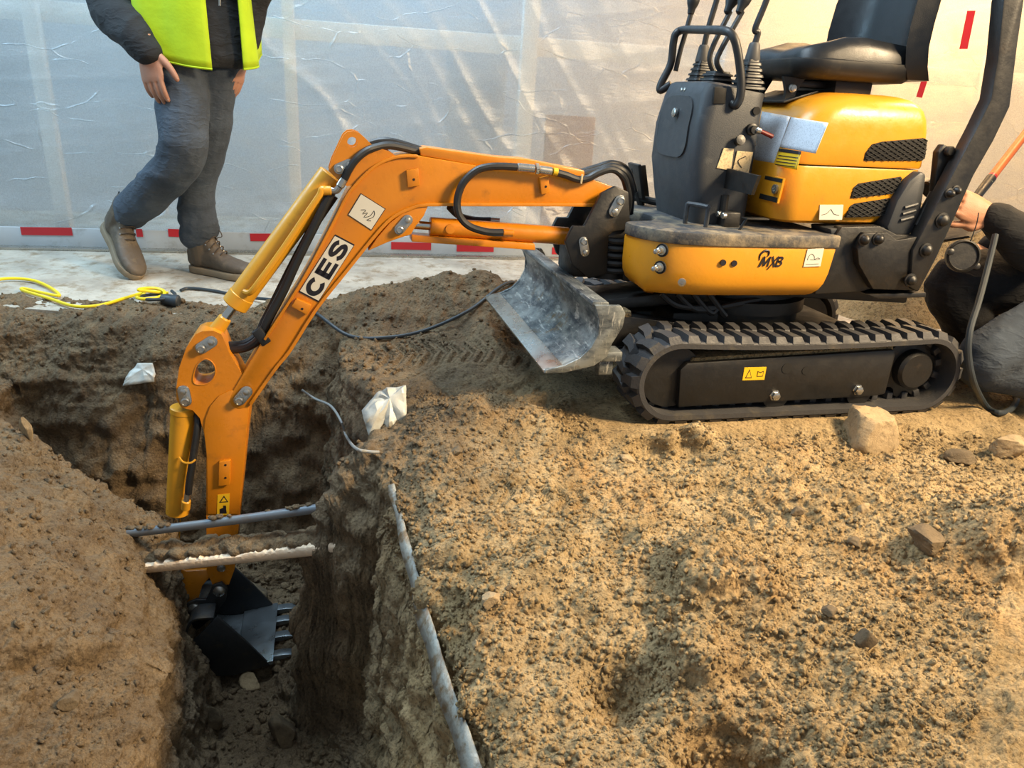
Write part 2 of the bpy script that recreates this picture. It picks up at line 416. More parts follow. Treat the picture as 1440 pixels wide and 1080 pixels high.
def remeshed(b, voxel, smooth=4, fold=0.0, ffreq=9, fstretch=(1, 1, 1), fold2=0.0):
    """weld overlapping shapes into one continuous skin"""
    bmesh.ops.recalc_face_normals(b, faces=b.faces[:])
    me = bpy.data.meshes.new('tmp'); b.to_mesh(me); b.free()
    o = bpy.data.objects.new('tmp', me); COL.objects.link(o)
    m = o.modifiers.new('r', 'REMESH'); m.mode = 'VOXEL'; m.voxel_size = voxel
    s = o.modifiers.new('s', 'SMOOTH'); s.iterations = smooth; s.factor = .5
    dg = bpy.context.evaluated_depsgraph_get(); dg.update()
    out = bpy.data.meshes.new_from_object(o.evaluated_get(dg)); bpy.data.objects.remove(o); bpy.data.meshes.remove(me)
    if fold:
        n = len(out.vertices); co = np.empty(n*3); out.vertices.foreach_get('co', co); co = co.reshape(-1, 3)
        nr = np.empty(n*3); out.vertices.foreach_get('normal', nr); nr = nr.reshape(-1, 3)
        Q = co*np.array(fstretch)
        h = fbm(Q, ffreq, 2, .5, 3.3); ridge = 1-np.abs(h)*2.2
        d = fold*ridge + fold2*fbm(co, ffreq*3.1, 2, .5, 8.1)
        out.vertices.foreach_set('co', (co+nr*d[:, None]).ravel())
    return out
def meshobj(name, me, mat, parent=None, ang=None):
    me.materials.clear()
    me.polygons.foreach_set('use_smooth', [True]*len(me.polygons))
    o = finish(name, me, mat, parent, ang); return o

# ================================================================== the setting
# ---- plastic sheet wall on studs
WROT = math.atan2(WX[1], WX[0])
wall = empty('wall_back', tuple(W0)); wall.rotation_euler = (0, 0, WROT); wall['kind'] = 'structure'
wall['label'] = 'translucent plastic sheeting stretched over pale studs'
S0, S1, ZT = -3.0, 5.2, 2.3
ns, nz = 620, 190
ss, zz = np.meshgrid(np.linspace(S0, S1, ns), np.linspace(0.035, ZT, nz))
P3 = np.stack([ss, np.zeros_like(ss), zz], -1)
diag = np.stack([(ss*.80+zz*.60)*1.0, (ss*-.60+zz*.80)*.0, (ss*.60-zz*.80)*.0], -1)
along = (ss*.62-zz*.78); across = (ss*.78+zz*.62)
q1 = np.stack([across*5.0+.35*fbm(P3, 1.5, 2), along*.55, zz*0+1.7], -1)
rid = (1-np.abs(fbm(q1, 1.0, 3, .45)))**3
q2 = np.stack([(zz*.98-ss*.18)*7+.5*fbm(P3, 1.2, 2, .5, 5), (ss*.98+zz*.18)*.5, zz*0+4.2], -1)
rid2 = (1-np.abs(fbm(q2, 1.0, 2, .45)))**6
q3 = np.stack([across*16, along*2.2, zz*0+8.2], -1)
out_ = .030*fbm(P3, 1.1, 2) + .021*rid*np.clip((ss+1.4)/1.2, .25, 1) + .008*rid2 + .002*fbm(q3, 1.0, 2) + .0012*fbm(P3, 26, 2)
out_ += .05*np.exp(-((zz-.17)/.06)**2)*(0.6+.4*vn(ss*2.2, zz*0+3, zz*0))          # slack fold lying above the sill
out_ *= np.clip(zz/.12, .25, 1)
b_v = np.stack([ss, -out_-.012, zz], -1).reshape(-1, 3)
idx = np.arange(ns*nz).reshape(nz, ns)
fq = np.stack([idx[:-1, :-1], idx[:-1, 1:], idx[1:, 1:], idx[1:, :-1]], -1).reshape(-1, 4)
def grid_mesh(name, V, Fq):
    me = bpy.data.meshes.new(name); me.vertices.add(len(V)); me.vertices.foreach_set('co', np.ascontiguousarray(V, dtype=np.float32).ravel())
    me.loops.add(Fq.size); me.loops.foreach_set('vertex_index', Fq.astype(np.int32).ravel())
    me.polygons.add(len(Fq)); me.polygons.foreach_set('loop_start', np.arange(0, Fq.size, 4, dtype=np.int32))
    me.polygons.foreach_set('loop_total', np.full(len(Fq), 4, dtype=np.int32)); me.update(calc_edges=True); return me
meshobj('plastic_sheet', grid_mesh('plastic_sheet', b_v, fq), 'sheet', wall)
def stud(s, w, mat='wood', lean=0.0, d=.06, y0=.035):
    b = B(); box((0, 0, 0), (w, d, ZT), .003, b=b)
    for v in b.verts: v.co = Vector((v.co.x+s-lean*(v.co.z), v.co.y+y0+d/2, v.co.z+ZT/2))
    return obj('stud', b, mat, wall)
for u, w in ((57, .058), (409, .05), (742, .075), (1020, .05)): stud(wall_hit(u, 150)[0], w)
for s in (-2.2, 2.6, 3.3, 4.1): stud(s, .055)
s_, z_ = wall_hit(540, 50); obj('rail', box((s_+.6, .115, z_), (8.0, .04, .085), .003), 'wood', wall)
s_, z_ = wall_hit(815, 230); obj('board', box((s_, .22, .33), (.26, .03, .70), .004, rot=('X', -.1)), 'woodbrown', wall, label='brown board seen dimly through the sheet')
s_, z_ = wall_hit(690, 250); obj('panel', box((s_-.05, .30, .55), (.30, .03, 1.1), .004), 'backwall', wall)
# sill board, metal track and red tape along the foot of the sheet
obj('sill_board', box((1.1, -.028, .052), (8.2, .012, .088), .003), 'sill', wall)
obj('metal_track', box((1.1, -.045, .007), (8.2, .05, .012), .002), 'chrome', wall)
for (u0, u1, v) in ((30, 102, 324), (192, 201, 327), (237, 262, 327), (352, 386, 333), (550, 606, 345), (642, 694, 348), (776, 800, 352)):
    a, z0 = wall_hit(u0, v, .03); c, z1 = wall_hit(u1, v+ (u1-u0)*.01, .03)
    obj('tape_strip', box(((a+c)/2, -.036, z0), (c-a, .002, .036), 0, rot=('Y', random.uniform(-.03, .03))), 'tape', wall, label='red tape strip')
for (u0, v0, u1, v1, w) in ((1365, 18, 1355, 66, .045), (1300, 112, 1293, 134, .034)):
    a, z0 = wall_hit(u0, v0, .07); c, z1 = wall_hit(u1, v1, .07)
    obj('tape_strip', box(((a+c)/2, -.072, (z0+z1)/2), (w, .002, abs(z0-z1)+.02), 0, rot=('Y', math.atan2(a-c, z0-z1))), 'tape', wall, label='red tape strip')
bk = obj('wall_rear', box((1.1, .85, 1.3), (9, .06, 2.7), 0), 'backwall'); bk.location = wall.location; bk.rotation_euler = wall.rotation_euler
bk['kind'] = 'structure'; bk['label'] = 'grey wall behind the plastic sheeting'

# ---- concrete slab with a sawn, broken edge
edge = []
for x in np.linspace(-3.4, 3.6, 60):
    y = 2.64+.10*(x+1.1) if x < -.6 else (2.72 if x < -.2 else 2.72-.25*(x+.2)) if x < .2 else (2.60+.05*(x+.2) if x < .2 else 2.62+ .02*(x-.2))
    edge.append((x, y + .018*vn(np.array(x*6.), np.array(1.), np.array(2.)) + .008*vn(np.array(x*27.), np.array(1.), np.array(2.))))
fl = obj('floor', slab(edge+[(3.6, 6.2), (-3.4, 5.2)], -.055, 0.0), 'concrete'); fl['kind'] = 'structure'; fl['label'] = 'dusty pale concrete slab'

# ---- dug ground
I = np.interp
YY = [.2, .8, 1.02, 1.36, 1.53, 1.68, 1.86, 2.1, 2.6]
XF = [-.30, -.50, -.58, -.71, -.775, -.83, -.90, -.98, -1.1]           # foot of the left bank
YE = [.2, .5, .879, 1.198, 1.604, 1.80, 1.95, 2.05, 2.2, 2.35, 2.6]
XE = [.23, .13, .009, -.121, -.274, -.34, -.36, -.38, -.47, -.56, -.62]  # top edge of the right bank
def G(x, y, cx, cy, rx, ry, h, a=0.):
    dx, dy = x-cx, y-cy; c, s = math.cos(a), math.sin(a); X, Y = dx*c+dy*s, -dx*s+dy*c
    return h*np.exp(-(X/rx)**2-(Y/ry)**2)
def ground_low(x, y):
    z0 = np.zeros_like(x)
    # right-hand heap
    zr = -.02 - .10*np.clip((1.3-y)/1.0, 0, 1)*np.clip((.6-x)/.7, 0, 1)
    def RG(cx, cy, rx, rb, rf, h):                      # ridge with a steep face towards the camera
        dy = y-cy; return h*np.exp(-((x-cx)/rx)**2)*np.where(dy > 0, np.exp(-(dy/rb)**2), np.exp(-(np.abs(dy)/rf)**4))
    zr = zr + RG(.42, 1.90, .15, .10, .05, .100) + RG(.20, 1.93, .12, .08, .06, .05) + G(x, y, .66, 1.83, .13, .06, .03)
    zr = zr + G(x, y, -.06, 1.93, .20, .12, .075) + G(x, y, -.16, 1.72, .12, .16, .03)
    zr = zr + RG(.45, 1.27, .11, .14, .10, .085) + RG(.36, 1.07, .055, .08, .05, .055) + RG(1.14, 1.46, .17, .15, .09, .155) + G(x, y, .66, 1.17, .15, .08, .035) + G(x, y, .10, 1.30, .10, .12, .03) + RG(.80, 1.66, .16, .08, .05, .03)
    zr = zr - G(x, y, .23, 1.02, .060, .085, .095, -.3) - G(x, y, .385, .885, .075, .055, .13) - G(x, y, .80, 1.40, .20, .11, .05) - G(x, y, .10, .95, .08, .10, .03)
    zr = zr - G(x, y, .42, 1.60, .26, .075, .035) - G(x, y, .16, 2.25, .16, .22, .04)
    # mound between blade and sheet, on the slab edge
    zm = G(x, y, -.28, 2.86, .36, .18, .13) + G(x, y, .02, 2.76, .34, .20, .07) + G(x, y, -.62, 2.66, .28, .14, .055) + G(x, y, -.2, 2.5, .5, .16, .03)
    zr = np.where(y > 2.0, zr + zm, zr+zm)
    # under the machine: trodden flat
    mx = (x-.753)*-.968+(y-2.435)*-.250; my = (x-.753)*.250+(y-2.435)*-.968
    foot = np.clip((.78-np.abs(mx))/.12, 0, 1)*np.clip((.50-np.abs(my))/.10, 0, 1)
    zr = zr*(1-foot) + (-.004+.046*np.clip(my, -.42, .42))*foot
    # banks: height from the pit floor up to their tops
    e = I(y, YE, XE)-x; wid = 1+1.3*np.exp(-((y-1.86)/.13)**2)+.5*np.exp(-((y-2.2)/.15)**2)
    f = I(e/wid, [-.06, 0, .025, .06, .10, .17], [1, .97, .86, .42, .12, 0]); zR = -.95+(zr+.95)*f
    mk = np.exp(-((y-1.74)/.13)**2); eb = e-.06+(1-mk)*.23                  # spur the pipes run into
    zS = I(eb, [-.02, .05, .10, .135, .16, .19, .22], [-.02, -.10, -.19, -.32, -.62, -.86, -.95])
    zR = np.maximum(zR, zS*(e > -.03)+(-2)*(e <= -.03))
    d = I(y, YY, XF)-x
    zl = I(d, [-.04, 0, .03, .07, .12, .17, .28, .45, .8, 1.5], [-.95, -.90, -.74, -.55, -.42, -.34, -.25, -.13, -.06, -.03])
    zl = zl - .045*np.clip((1.30+.25*np.sin(x*7)-y)/.03, 0, 1)*np.clip((d-.12)/.05, 0, 1)
    yb = 1.93+.12*np.clip(-1.0-x, 0, 1)
    zL = -.95+(zl+.95)*I(y-yb, [-.06, 0, .05, .10, .16], [1, .93, .6, .2, 0])
    q = y-(2.375+.09*(x+1.2))
    zF = I(q, [-.22, -.12, -.06, -.02, .02, .06, .12, .16, .20, .30, .36, .46], [-.95, -.90, -.82, -.55, -.27, -.16, -.07, -.02, .002, .006, .012, -.04]); zF = zF + zm*(q > .0)*np.clip(q/.1, 0, 1)
    zE = I(-x-1.50, [-.1, 0, .08, .2, .5], [-.95, -.85, -.5, -.2, -.05])
    fl_ = -.95 + .10*G(x, y, -.55, 2.1, .2, .2, 1.) + .06*G(x, y, -.62, 1.1, .2, .3, 1.) + .12*G(x, y, -1.25, 2.2, .3, .15, 1.)
    return np.maximum.reduce([fl_, zR, zL, zF, zE])
rows = []; y = .42
while y < 3.25:
    rows.append(y); st = .0042*(.42+.46*y)
    if 2.26 < y < 2.50: st = .0032
    if 1.90 < y < 2.10: st = min(st, .0042)
    y += st
rows = np.array(rows); NC = 880
xs = np.linspace(-2.3, 2.7, 2400); X2, Y2 = np.meshgrid(xs, rows)
Zl = ground_low(X2, Y2)
dz = np.abs(np.gradient(Zl, xs, axis=1)); 
k = np.ones(31)/31
for _ in range(2): dz = np.apply_along_axis(lambda c: np.convolve(np.pad(c, 15, mode='edge'), k, 'valid'), 0, dz)
vis = np.clip(1.25-(np.abs(X2)-(.72*Y2+.15))*2.5, .12, 1.0)
w_ = np.sqrt(1+np.minimum(dz, 9)**2)*vis
cum = np.cumsum(w_, 1); cum = (cum-cum[:, :1])/(cum[:, -1:]-cum[:, :1])
tt = np.linspace(0, 1, NC); GX = np.stack([np.interp(tt, cum[j], xs) for j in range(len(rows))]); GY = np.repeat(rows[:, None], NC, 1)
wob = fbm(np.stack([GX, GY, GX*0], -1), 6, 4, .55, 2.)*.022+fbm(np.stack([GX, GY, GX*0], -1), 21, 3, .5, 7.)*.010
GZ = ground_low(GX+wob, GY+wob*.8)
P = np.stack([GX, GY, GZ], -1)
def gnormal(P):
    du = np.gradient(P, axis=1); dv = np.gradient(P, axis=0); n = np.cross(du, dv); return n/np.maximum(np.linalg.norm(n, axis=-1, keepdims=True), 1e-9)
N0 = gnormal(P)
# footprint of the machine and the pits keep calmer relief
mx = (GX-.753)*-.968+(GY-2.435)*-.250; my = (GX-.753)*.250+(GY-2.435)*-.968
calm = 1-.75*np.clip((.70-np.abs(mx))/.1, 0, 1)*np.clip((.46-np.abs(my))/.06, 0, 1)
steep = np.clip(1-N0[..., 2], 0, 1)
big = fbm(P, 3.6, 3, .5, 1.); midn = fbm(P, 13, 4, .55, 4.); bil = 1-np.abs(fbm(P, 30, 3, .55, 6.))*2
crumb = np.abs(fbm(P, 62, 3, .6, 9.)); crm = np.clip(fbm(P, 2.3, 2, .5, 12.)*1.6+.55, .1, 1)
bw = np.abs(fbm(P, 7.5, 4, .55, 21.)); disp = .024*big + .050*(bw-.18) + .012*midn + .004*bil*crm + .017*(crumb-.25)*crm
leftb = np.clip((-.55-GX)/.15, 0, 1)*(GY < 2.1); disp = disp + leftb*(.035*(np.abs(fbm(P, 5., 3, .55, 31.))-.2)); disp = disp*calm + steep*(.026*fbm(P*np.array([.5, .5, 5.]), 4.2, 4, .6, 41.)+.030*fbm(P*np.array([1, 1, 2.2]), 5.5, 3, .5, 15.)+.012*midn)
# smooth troweled patches on the heap
smooth = np.clip(G(GX, GY, .21, 1.02, .06, .08, 1.4)+G(GX, GY, .48, 1.60, .20, .05, 1.1)+G(GX, GY, 1.0, 1.42, .05, .09, 1.2), 0, .85)
disp = disp*(1-smooth)
# track prints pressed into the soil: by the blade and on the heap
for (cx, cy, rx, ry, ang) in ((-.22, 2.43, .30, .085, .22), (.60, 1.585, .10, .05, .12), (.16, 1.60, .22, .05, .1)):
    dx, dy = GX-cx, GY-cy; c, s = math.cos(ang), math.sin(ang); U, V = dx*c+dy*s, -dx*s+dy*c
    m = np.clip((1-np.abs(U/rx))*6, 0, 1)*np.clip((1-np.abs(V/ry))*5, 0, 1)
    disp = disp*(1-.6*m) + m*.007*np.sign(np.sin((U+.5*np.abs(V))*2*math.pi/.045))*.7 - m*.004
P = P + N0*disp[..., None]
tread = (np.abs(mx) < .66) & (np.abs(my) < .47)
P[..., 2] = np.where(tread, np.minimum(P[..., 2], -.001+.048*np.clip(my, -.42, .42)), P[..., 2])
V = P.reshape(-1, 3); nr_ = len(rows); idx = np.arange(nr_*NC).reshape(nr_, NC)
fq = np.stack([idx[:-1, :-1], idx[:-1, 1:], idx[1:, 1:], idx[1:, :-1]], -1).reshape(-1, 4)
gr = meshobj('ground', grid_mesh('ground', V, fq), 'soil'); gr['kind'] = 'structure'; gr['label'] = 'dug sandy soil with a deep trench'
# height lookup
from mathutils.kdtree import KDTree
def gz(x, y):
    j = int(np.clip(np.searchsorted(rows, y), 1, nr_-1)); i = int(np.argmin(np.abs(P[j, :, 0]-x))); return float(P[j, i, 2])
def gpix(u, v):
    """where the sight line first meets the soil"""
    d = ray(u, v); d = d/np.linalg.norm(d); t = .6
    while t < 5:
        q = CAMP+d*t
        if q[1] > rows[0] and q[1] < rows[-1] and abs(q[0]) < 2.3 and q[2] <= gz(q[0], q[1]): return q
        t += .006
    return onz(u, v, 0.)
# loose crumbs of sand
def ico(n=1):
    b = B(); bmesh.ops.create_icosphere(b, subdivisions=n, radius=1); v = np.array([x.co[:] for x in b.verts]); f = np.array([[q.index for q in x.verts] for x in b.faces]); b.free(); return v, f
iv, if_ = ico(1)
def crumbs(name, n, r0, r1, mask, label, mat='soil'):
    sel = []
    jj = rng.randint(0, nr_, n*6); ii = rng.randint(0, NC, n*6)
    pts = P[jj, ii]; nn = N0[jj, ii]
    ok = mask(pts, nn); pts = pts[ok][:n]; nn = nn[ok][:n]
    m = len(pts); r = r0*(r1/r0)**(rng.rand(m)**2.6)
    var = 1+.28*rng.randn(24, len(iv), 1)
    shp = iv[None]*var; k = rng.randint(0, 24, m)
    sc = r[:, None, None]*(.7+.6*rng.rand(m, 1, 3)); a = rng.rand(m)*6.28; ca, sa = np.cos(a)[:, None], np.sin(a)[:, None]
    v = shp[k]*sc; v = np.stack([v[..., 0]*ca-v[..., 1]*sa, v[..., 0]*sa+v[..., 1]*ca, v[..., 2]], -1)
    v = v + (pts+nn*r[:, None]*.35)[:, None, :]
    F = (if_[None]+(np.arange(m)*len(iv))[:, None, None]).reshape(-1, 3)
    me = bpy.data.meshes.new(name); me.vertices.add(m*len(iv)); me.vertices.foreach_set('co', v.astype(np.float32).ravel())
    me.loops.add(F.size); me.loops.foreach_set('vertex_index', F.astype(np.int32).ravel()); me.polygons.add(len(F))
    me.polygons.foreach_set('loop_start', np.arange(0, F.size, 3, dtype=np.int32)); me.polygons.foreach_set('loop_total', np.full(len(F), 3, dtype=np.int32)); me.update(calc_edges=True)
    o = meshobj(name, me, mat, gr); o['label'] = label; o['kind'] = 'stuff'; return o
inview = lambda p: (np.abs(p[:, 0]) < .70*p[:, 1]+.12)
notrack = lambda p: ~((np.abs((p[:, 0]-.753)*-.968+(p[:, 1]-2.435)*-.250) < .62) & (np.abs((p[:, 0]-.753)*.250+(p[:, 1]-2.435)*-.968) < .45))
crumbs('sand_crumbs', 30000, .0014, .0075, lambda p, n: inview(p) & notrack(p) & (p[:, 1] < 2.1) & (p[:, 0] > -.28) & (p[:, 2] > -.2), 'loose golden crumbs of sand over the heap on the right')
crumbs('trench_crumbs', 5000, .003, .014, lambda p, n: inview(p) & (n[:, 2] > .5) & (p[:, 2] < -.6), 'loose dark crumbs of earth on the trench floor')
crumbs('bank_crumbs', 5000, .0018, .009, lambda p, n: inview(p) & notrack(p) & (n[:, 2] > .45) & (((p[:, 0] < -.3) & (p[:, 2] > -.6)) | ((p[:, 1] > 2.3) & (p[:, 2] > .012))), 'loose grey-brown crumbs on the left bank and far mound')

# ================================================================== mini excavator
EX = empty('mini_excavator')
EX.matrix_world = Matrix(((MA[0][0], MA[1][0], MA[2][0], MO[0]), (MA[0][1], MA[1][1], MA[2][1], MO[1]), (MA[0][2], MA[1][2], MA[2][2], MO[2]), (0, 0, 0, 1)))
tag(EX, 'yellow and black mini excavator on rubber tracks with its arm down in the trench', 'excavator')
TW0, TW1 = .225, .392
# ---- tracks
def track_path(n=200):
    xr, xf, zr_, zf, R, Rf = -.402, .408, .1165, .1165, .1165, .1165
    pts = []
    seg = [('l', (xf, 0), (xr, 0)), ('a', (xr, zr_), R, 270, 90), ('l', (xr, 2*R), (xf, 2*Rf)), ('a', (xf, zf), Rf, 90, -90)]
    for s in seg:
        if s[0] == 'l':
            for k in range(40): t = k/40; x = s[1][0]+(s[2][0]-s[1][0])*t; sag = -.010*math.sin(t*math.pi) if s[1][1] > .1 else 0; pts.append((x, s[1][1]+(s[2][1]-s[1][1])*t+sag))
        else:
            for k in range(28):
                a = math.radians(s[3]+(s[4]-s[3])*k/28); pts.append((s[1][0]+s[2]*math.cos(a), s[1][1]+s[2]*math.sin(a)))
    return np.array(pts)
def make_belt():
    p = track_path(); n = len(p); nx = np.roll(p, -1, 0)-np.roll(p, 1, 0); nx /= np.linalg.norm(nx, axis=1)[:, None]
    nrm = np.stack([nx[:, 1], -nx[:, 0]], 1); c = p.mean(0)
    nrm *= np.sign(((p-c)*nrm).sum(1))[:, None]
    t = .018; b = B()
    rs = []
    for k in range(n):
        o, i = p[k], p[k]-nrm[k]*t
        rs.append([(o[0], TW0+.004, o[1]), (o[0]-nrm[k][0]*.004, TW0, o[1]-nrm[k][1]*.004), (i[0], TW0, i[1]), (i[0], TW1, i[1]), (o[0]-nrm[k][0]*.004, TW1, o[1]-nrm[k][1]*.004), (o[0], TW1-.004, o[1])])
    rings(rs, False, b, True)
    seg = np.linalg.norm(np.roll(p, -1, 0)-p, axis=1); L = seg.sum(); cs = np.concatenate([[0], np.cumsum(seg)])
    pp = np.vstack([p, p[:1]]); nn = np.vstack([nrm, nrm[:1]])
    def at(s):
        s = s % L; x = np.array([np.interp(s, cs, pp[:, 0]), np.interp(s, cs, pp[:, 1])]); m = np.array([np.interp(s, cs, nn[:, 0]), np.interp(s, cs, nn[:, 1])]); return x, m/np.linalg.norm(m)
    N = 44; pit = L/N; w = TW1-TW0; h = .017
    # every lug is a slanted block that is wide at the shoulder and narrow at the middle
    for k in range(N):
        for side in (0, 1):
            s0 = (k+.5*side)*pit
            ys = (0.0, .34, .58) if side == 0 else (1.0, .66, .42)
            half = (.36, .30, .20); sh = (0, .10, .42)
            lo, hi = [], []
            for q in range(3):
                for sg in ((-1, 1) if q < 3 else ()):
                    pass
            ring = [(ys[0], sh[0]-half[0]), (ys[1], sh[1]-half[1]), (ys[2], sh[2]-half[2]), (ys[2], sh[2]+half[2]), (ys[1], sh[1]+half[1]), (ys[0], sh[0]+half[0])]
            ce = (sum(a for a, _ in ring)/6, sum(c for _, c in ring)/6)
            vb, vt = [], []
            for (fy, fs) in ring:
                x, m = at(s0+fs*pit); vb.append(b.verts.new((x[0]-m[0]*.002, TW0+w*fy, x[1]-m[1]*.002)))
                gy, gs = ce[0]+(fy-ce[0])*.80, ce[1]+(fs-ce[1])*.72
                x, m = at(s0+gs*pit); vt.append(b.verts.new((x[0]+m[0]*h, TW0+w*gy, x[1]+m[1]*h)))
            b.faces.new(vt)
            for q in range(6): b.faces.new((vb[q], vb[(q+1) % 6], vt[(q+1) % 6], vt[q]))
    # guide lugs on the inside
    for k in range(N):
        x, m = at(k*pit); c = x-m*(t+.010); 
        box((c[0], (TW0+TW1)/2, c[1]), (.020, .05, .022), .002, rot=('Y', -math.atan2(m[0], m[1])*-1), b=b)
    return b
belt = obj('rubber_track', make_belt(), 'rubber', EX, 28, label='near rubber track with chunky slanted lugs')
b2 = belt.copy(); COL.objects.link(b2); b2.parent = EX; b2.location = (0, -(TW0+TW1), 0); b2['label'] = 'far rubber track partly hidden behind the blade'
def track_frame(sgn):
    y0, y1 = (.245, .366) if sgn > 0 else (-.366, -.245)
    out = pl([(954, 573), (957, 520), (967, 511), (1258, 492), (1259, 500), (1245, 554), (1232, 557)], .366)
    fr = obj('track_frame', prism(out, y0, y1, .004), 'black', EX)
    ye = y1 if sgn > 0 else y0
    for u, v, r in ((1106.5, 518, .016), (1133, 521, .012)):
        x, _, z = pm(u, v, .366); obj('port', cyl((x, ye-sgn*.004, z), (x, ye+sgn*.0015, z), r, n=20), 'dark', fr)
    for u, v in ((1090.8, 557), (1207.6, 549)):
        x, _, z = pm(u, v, .372); obj('bolt', lathe([(.017, -.004), (.017, .002), (.013, .003), (.013, .012), (.008, .014)], (x, ye, z), (0, sgn, 0), 6), 'chrome', fr)
    if sgn > 0:
        (x0, z0), (x1, z1) = pl([(1044, 535), (1078, 516)], .3672)
        lb = obj('warning_label', prism([(x0, z0), (x1, z0), (x1, z1), (x0, z1)], y1, y1+.0012), 'warnyellow', fr, label='yellow warning sticker with triangle')
        cx = (x0+x1)/2; cz = (z0+z1)/2; w = abs(x1-x0)
        obj('triangle_mark', prism([(cx+w*.40, cz-.013), (cx+w*.10, cz-.013), (cx+w*.25, cz+.014)], y1+.001, y1+.0018), 'ink', fr)
        obj('triangle_mark', prism([(cx+w*.36, cz-.0105), (cx+w*.14, cz-.0105), (cx+w*.25, cz+.009)], y1+.0015, y1+.0021), 'warnyellow', fr)
        obj('book_mark', prism([(cx-w*.12, cz-.009), (cx-w*.40, cz-.009), (cx-w*.40, cz+.008), (cx-w*.26, cz+.004), (cx-w*.12, cz+.008)], y1+.001, y1+.0018), 'ink', fr)
        obj('book_mark', prism([(cx-w*.145, cz-.007), (cx-w*.375, cz-.007), (cx-w*.375, cz+.005), (cx-w*.26, cz+.001), (cx-w*.145, cz+.005)], y1+.0015, y1+.0021), 'warnyellow', fr)
    # dirt packed on the ledge is modelled as a rough strip
    led = [(x, z) for x, z in pl([(968, 511), (1256, 493), (1256, 486), (1100, 495), (975, 503)], .35)]
    obj('packed_dirt', prism(led, min(sgn*.28, sgn*.352), max(sgn*.28, sgn*.352), .003), 'soil', fr)
    return fr
for sg in (1, -1):
    track_frame(sg)
    yc = sg*.3085
    x, _, z = pm(1299, 518, .37); x = -.402+.012; z = .118
    hub = obj('drive_hub', lathe([(.085, -.09), (.085, -.02), (.062, -.015), (.060, .045), (.052, .055), (.0, .056)], (x, yc, z), (0, sg, 0), 28), 'black', EX)
    spb = B(); poly = []
    for k in range(36):
        a = 2*math.pi*k/36; r = .097 if k % 4 in (0, 1) else .080; poly.append((x+r*math.cos(a), z+r*math.sin(a)))
    obj('sprocket', prism(poly, yc-.02, yc+.02, .002), 'black', EX)
    obj('idler_wheel', lathe([(.03, -.04), (.09, -.035), (.093, -.012), (.075, -.01), (.075, .01), (.093, .012), (.09, .035), (.03, .04)], (.405, yc, .1165), (0, sg, 0), 28), 'black', EX)
    for u, v in ((1085.5, 569), (1202, 562)):
        x, _, _ = pm(u, v, .34); obj('track_roller', lathe([(.02, -.05), (.043, -.045), (.043, -.015), (.03, -.01), (.03, .01), (.043, .015), (.043, .045), (.02, .05)], (x, yc, .052), (0, sg, 0), 22), 'black', EX)
# ---- undercarriage
ub = B(); box((0, 0, .17), (.50, .46, .10), .008, b=ub); box((.16, 0, .19), (.34, .30, .12), .01, b=ub); box((-.18, .0, .16), (.12, .56, .06), .006, b=ub); box((.22, 0, .16), (.12, .56, .06), .006, b=ub)
obj('undercarriage', ub, 'black', EX)
obj('slew_ring', lathe([(.20, 0), (.20, .03), (.215, .032), (.215, .07), (.19, .075), (.19, .11)], (.05, 0, .22), (0, 0, 1), 36), 'black', EX)
# ---- dozer blade
sec = [(.668, .336), (.655, .30), (.655, .262), (.672, .225), (.70, .196), (.742, .176), (.79, .166)]
secs = [tuple(p)[:2] for p in spline([(a, c, 0) for a, c in sec], 5)]
back = [(x-.014, z-.004) for x, z in secs]
bl = obj('dozer_blade', prism(secs+back[::-1], -.392, .392, .0015), 'blade', EX, label='curved dozer blade of scraped bare steel')
obj('top_rail', prism([(.676, .334), (.676, .348), (.630, .345), (.628, .322), (.650, .320)], -.39, .39, .004), 'blade', bl)
obj('cutting_edge', prism([(.745, .1795), (.797, .1655), (.795, .158), (.740, .169)], -.394, .394, .001), 'chrome', bl)
for sg in (1, -1):
    ya, yb2 = (.386, .400) if sg > 0 else (-.400, -.386)
    obj('end_plate', prism([(.672, .340), (.60, .338), (.586, .318), (.59, .28), (.615, .235), (.625, .20), (.66, .175), (.74, .158), (.795, .158), (.79, .168), (.742, .178), (.70, .198), (.672, .227), (.656, .262), (.656, .30)], ya, yb2, .002), 'blade', bl)
    obj('blade_arm', prism([(.655, .245), (.655, .175), (.20, .135), (.20, .215), (.56, .262)], sg*.17-.03, sg*.17+.03, .004), 'black', EX)
lug = B(); box((.60, .33, .185), (.07, .06, .028), .004, b=lug); box((.605, .33, .155), (.04, .04, .05), .004, b=lug); obj('blade_lug', lug, 'blade', EX)
obj('blade_cylinder_cover', prism([(.60, .285), (.33, .315), (.20, .318), (.20, .285), (.60, .255)], -.02, .155, .006), 'black', EX, label='sloping black cover plate')
obj('blade_cylinder', cyl((.63, 0, .25), (.22, 0, .24), .03, n=18), 'black', EX)
dl = B(); box((.56, .10, .255), (.16, .20, .03), .012, b=dl); obj('caked_dirt', dl, 'soil', EX)
for k in range(4):
    c = spline([(.40-.05*k, .20, .32), (.34-.05*k, .21, .285-.01*k), (.20, .20, .28), (.05, .18, .30)], 5); obj('hose', tube(c, .009, 8, 0), 'hose', EX)
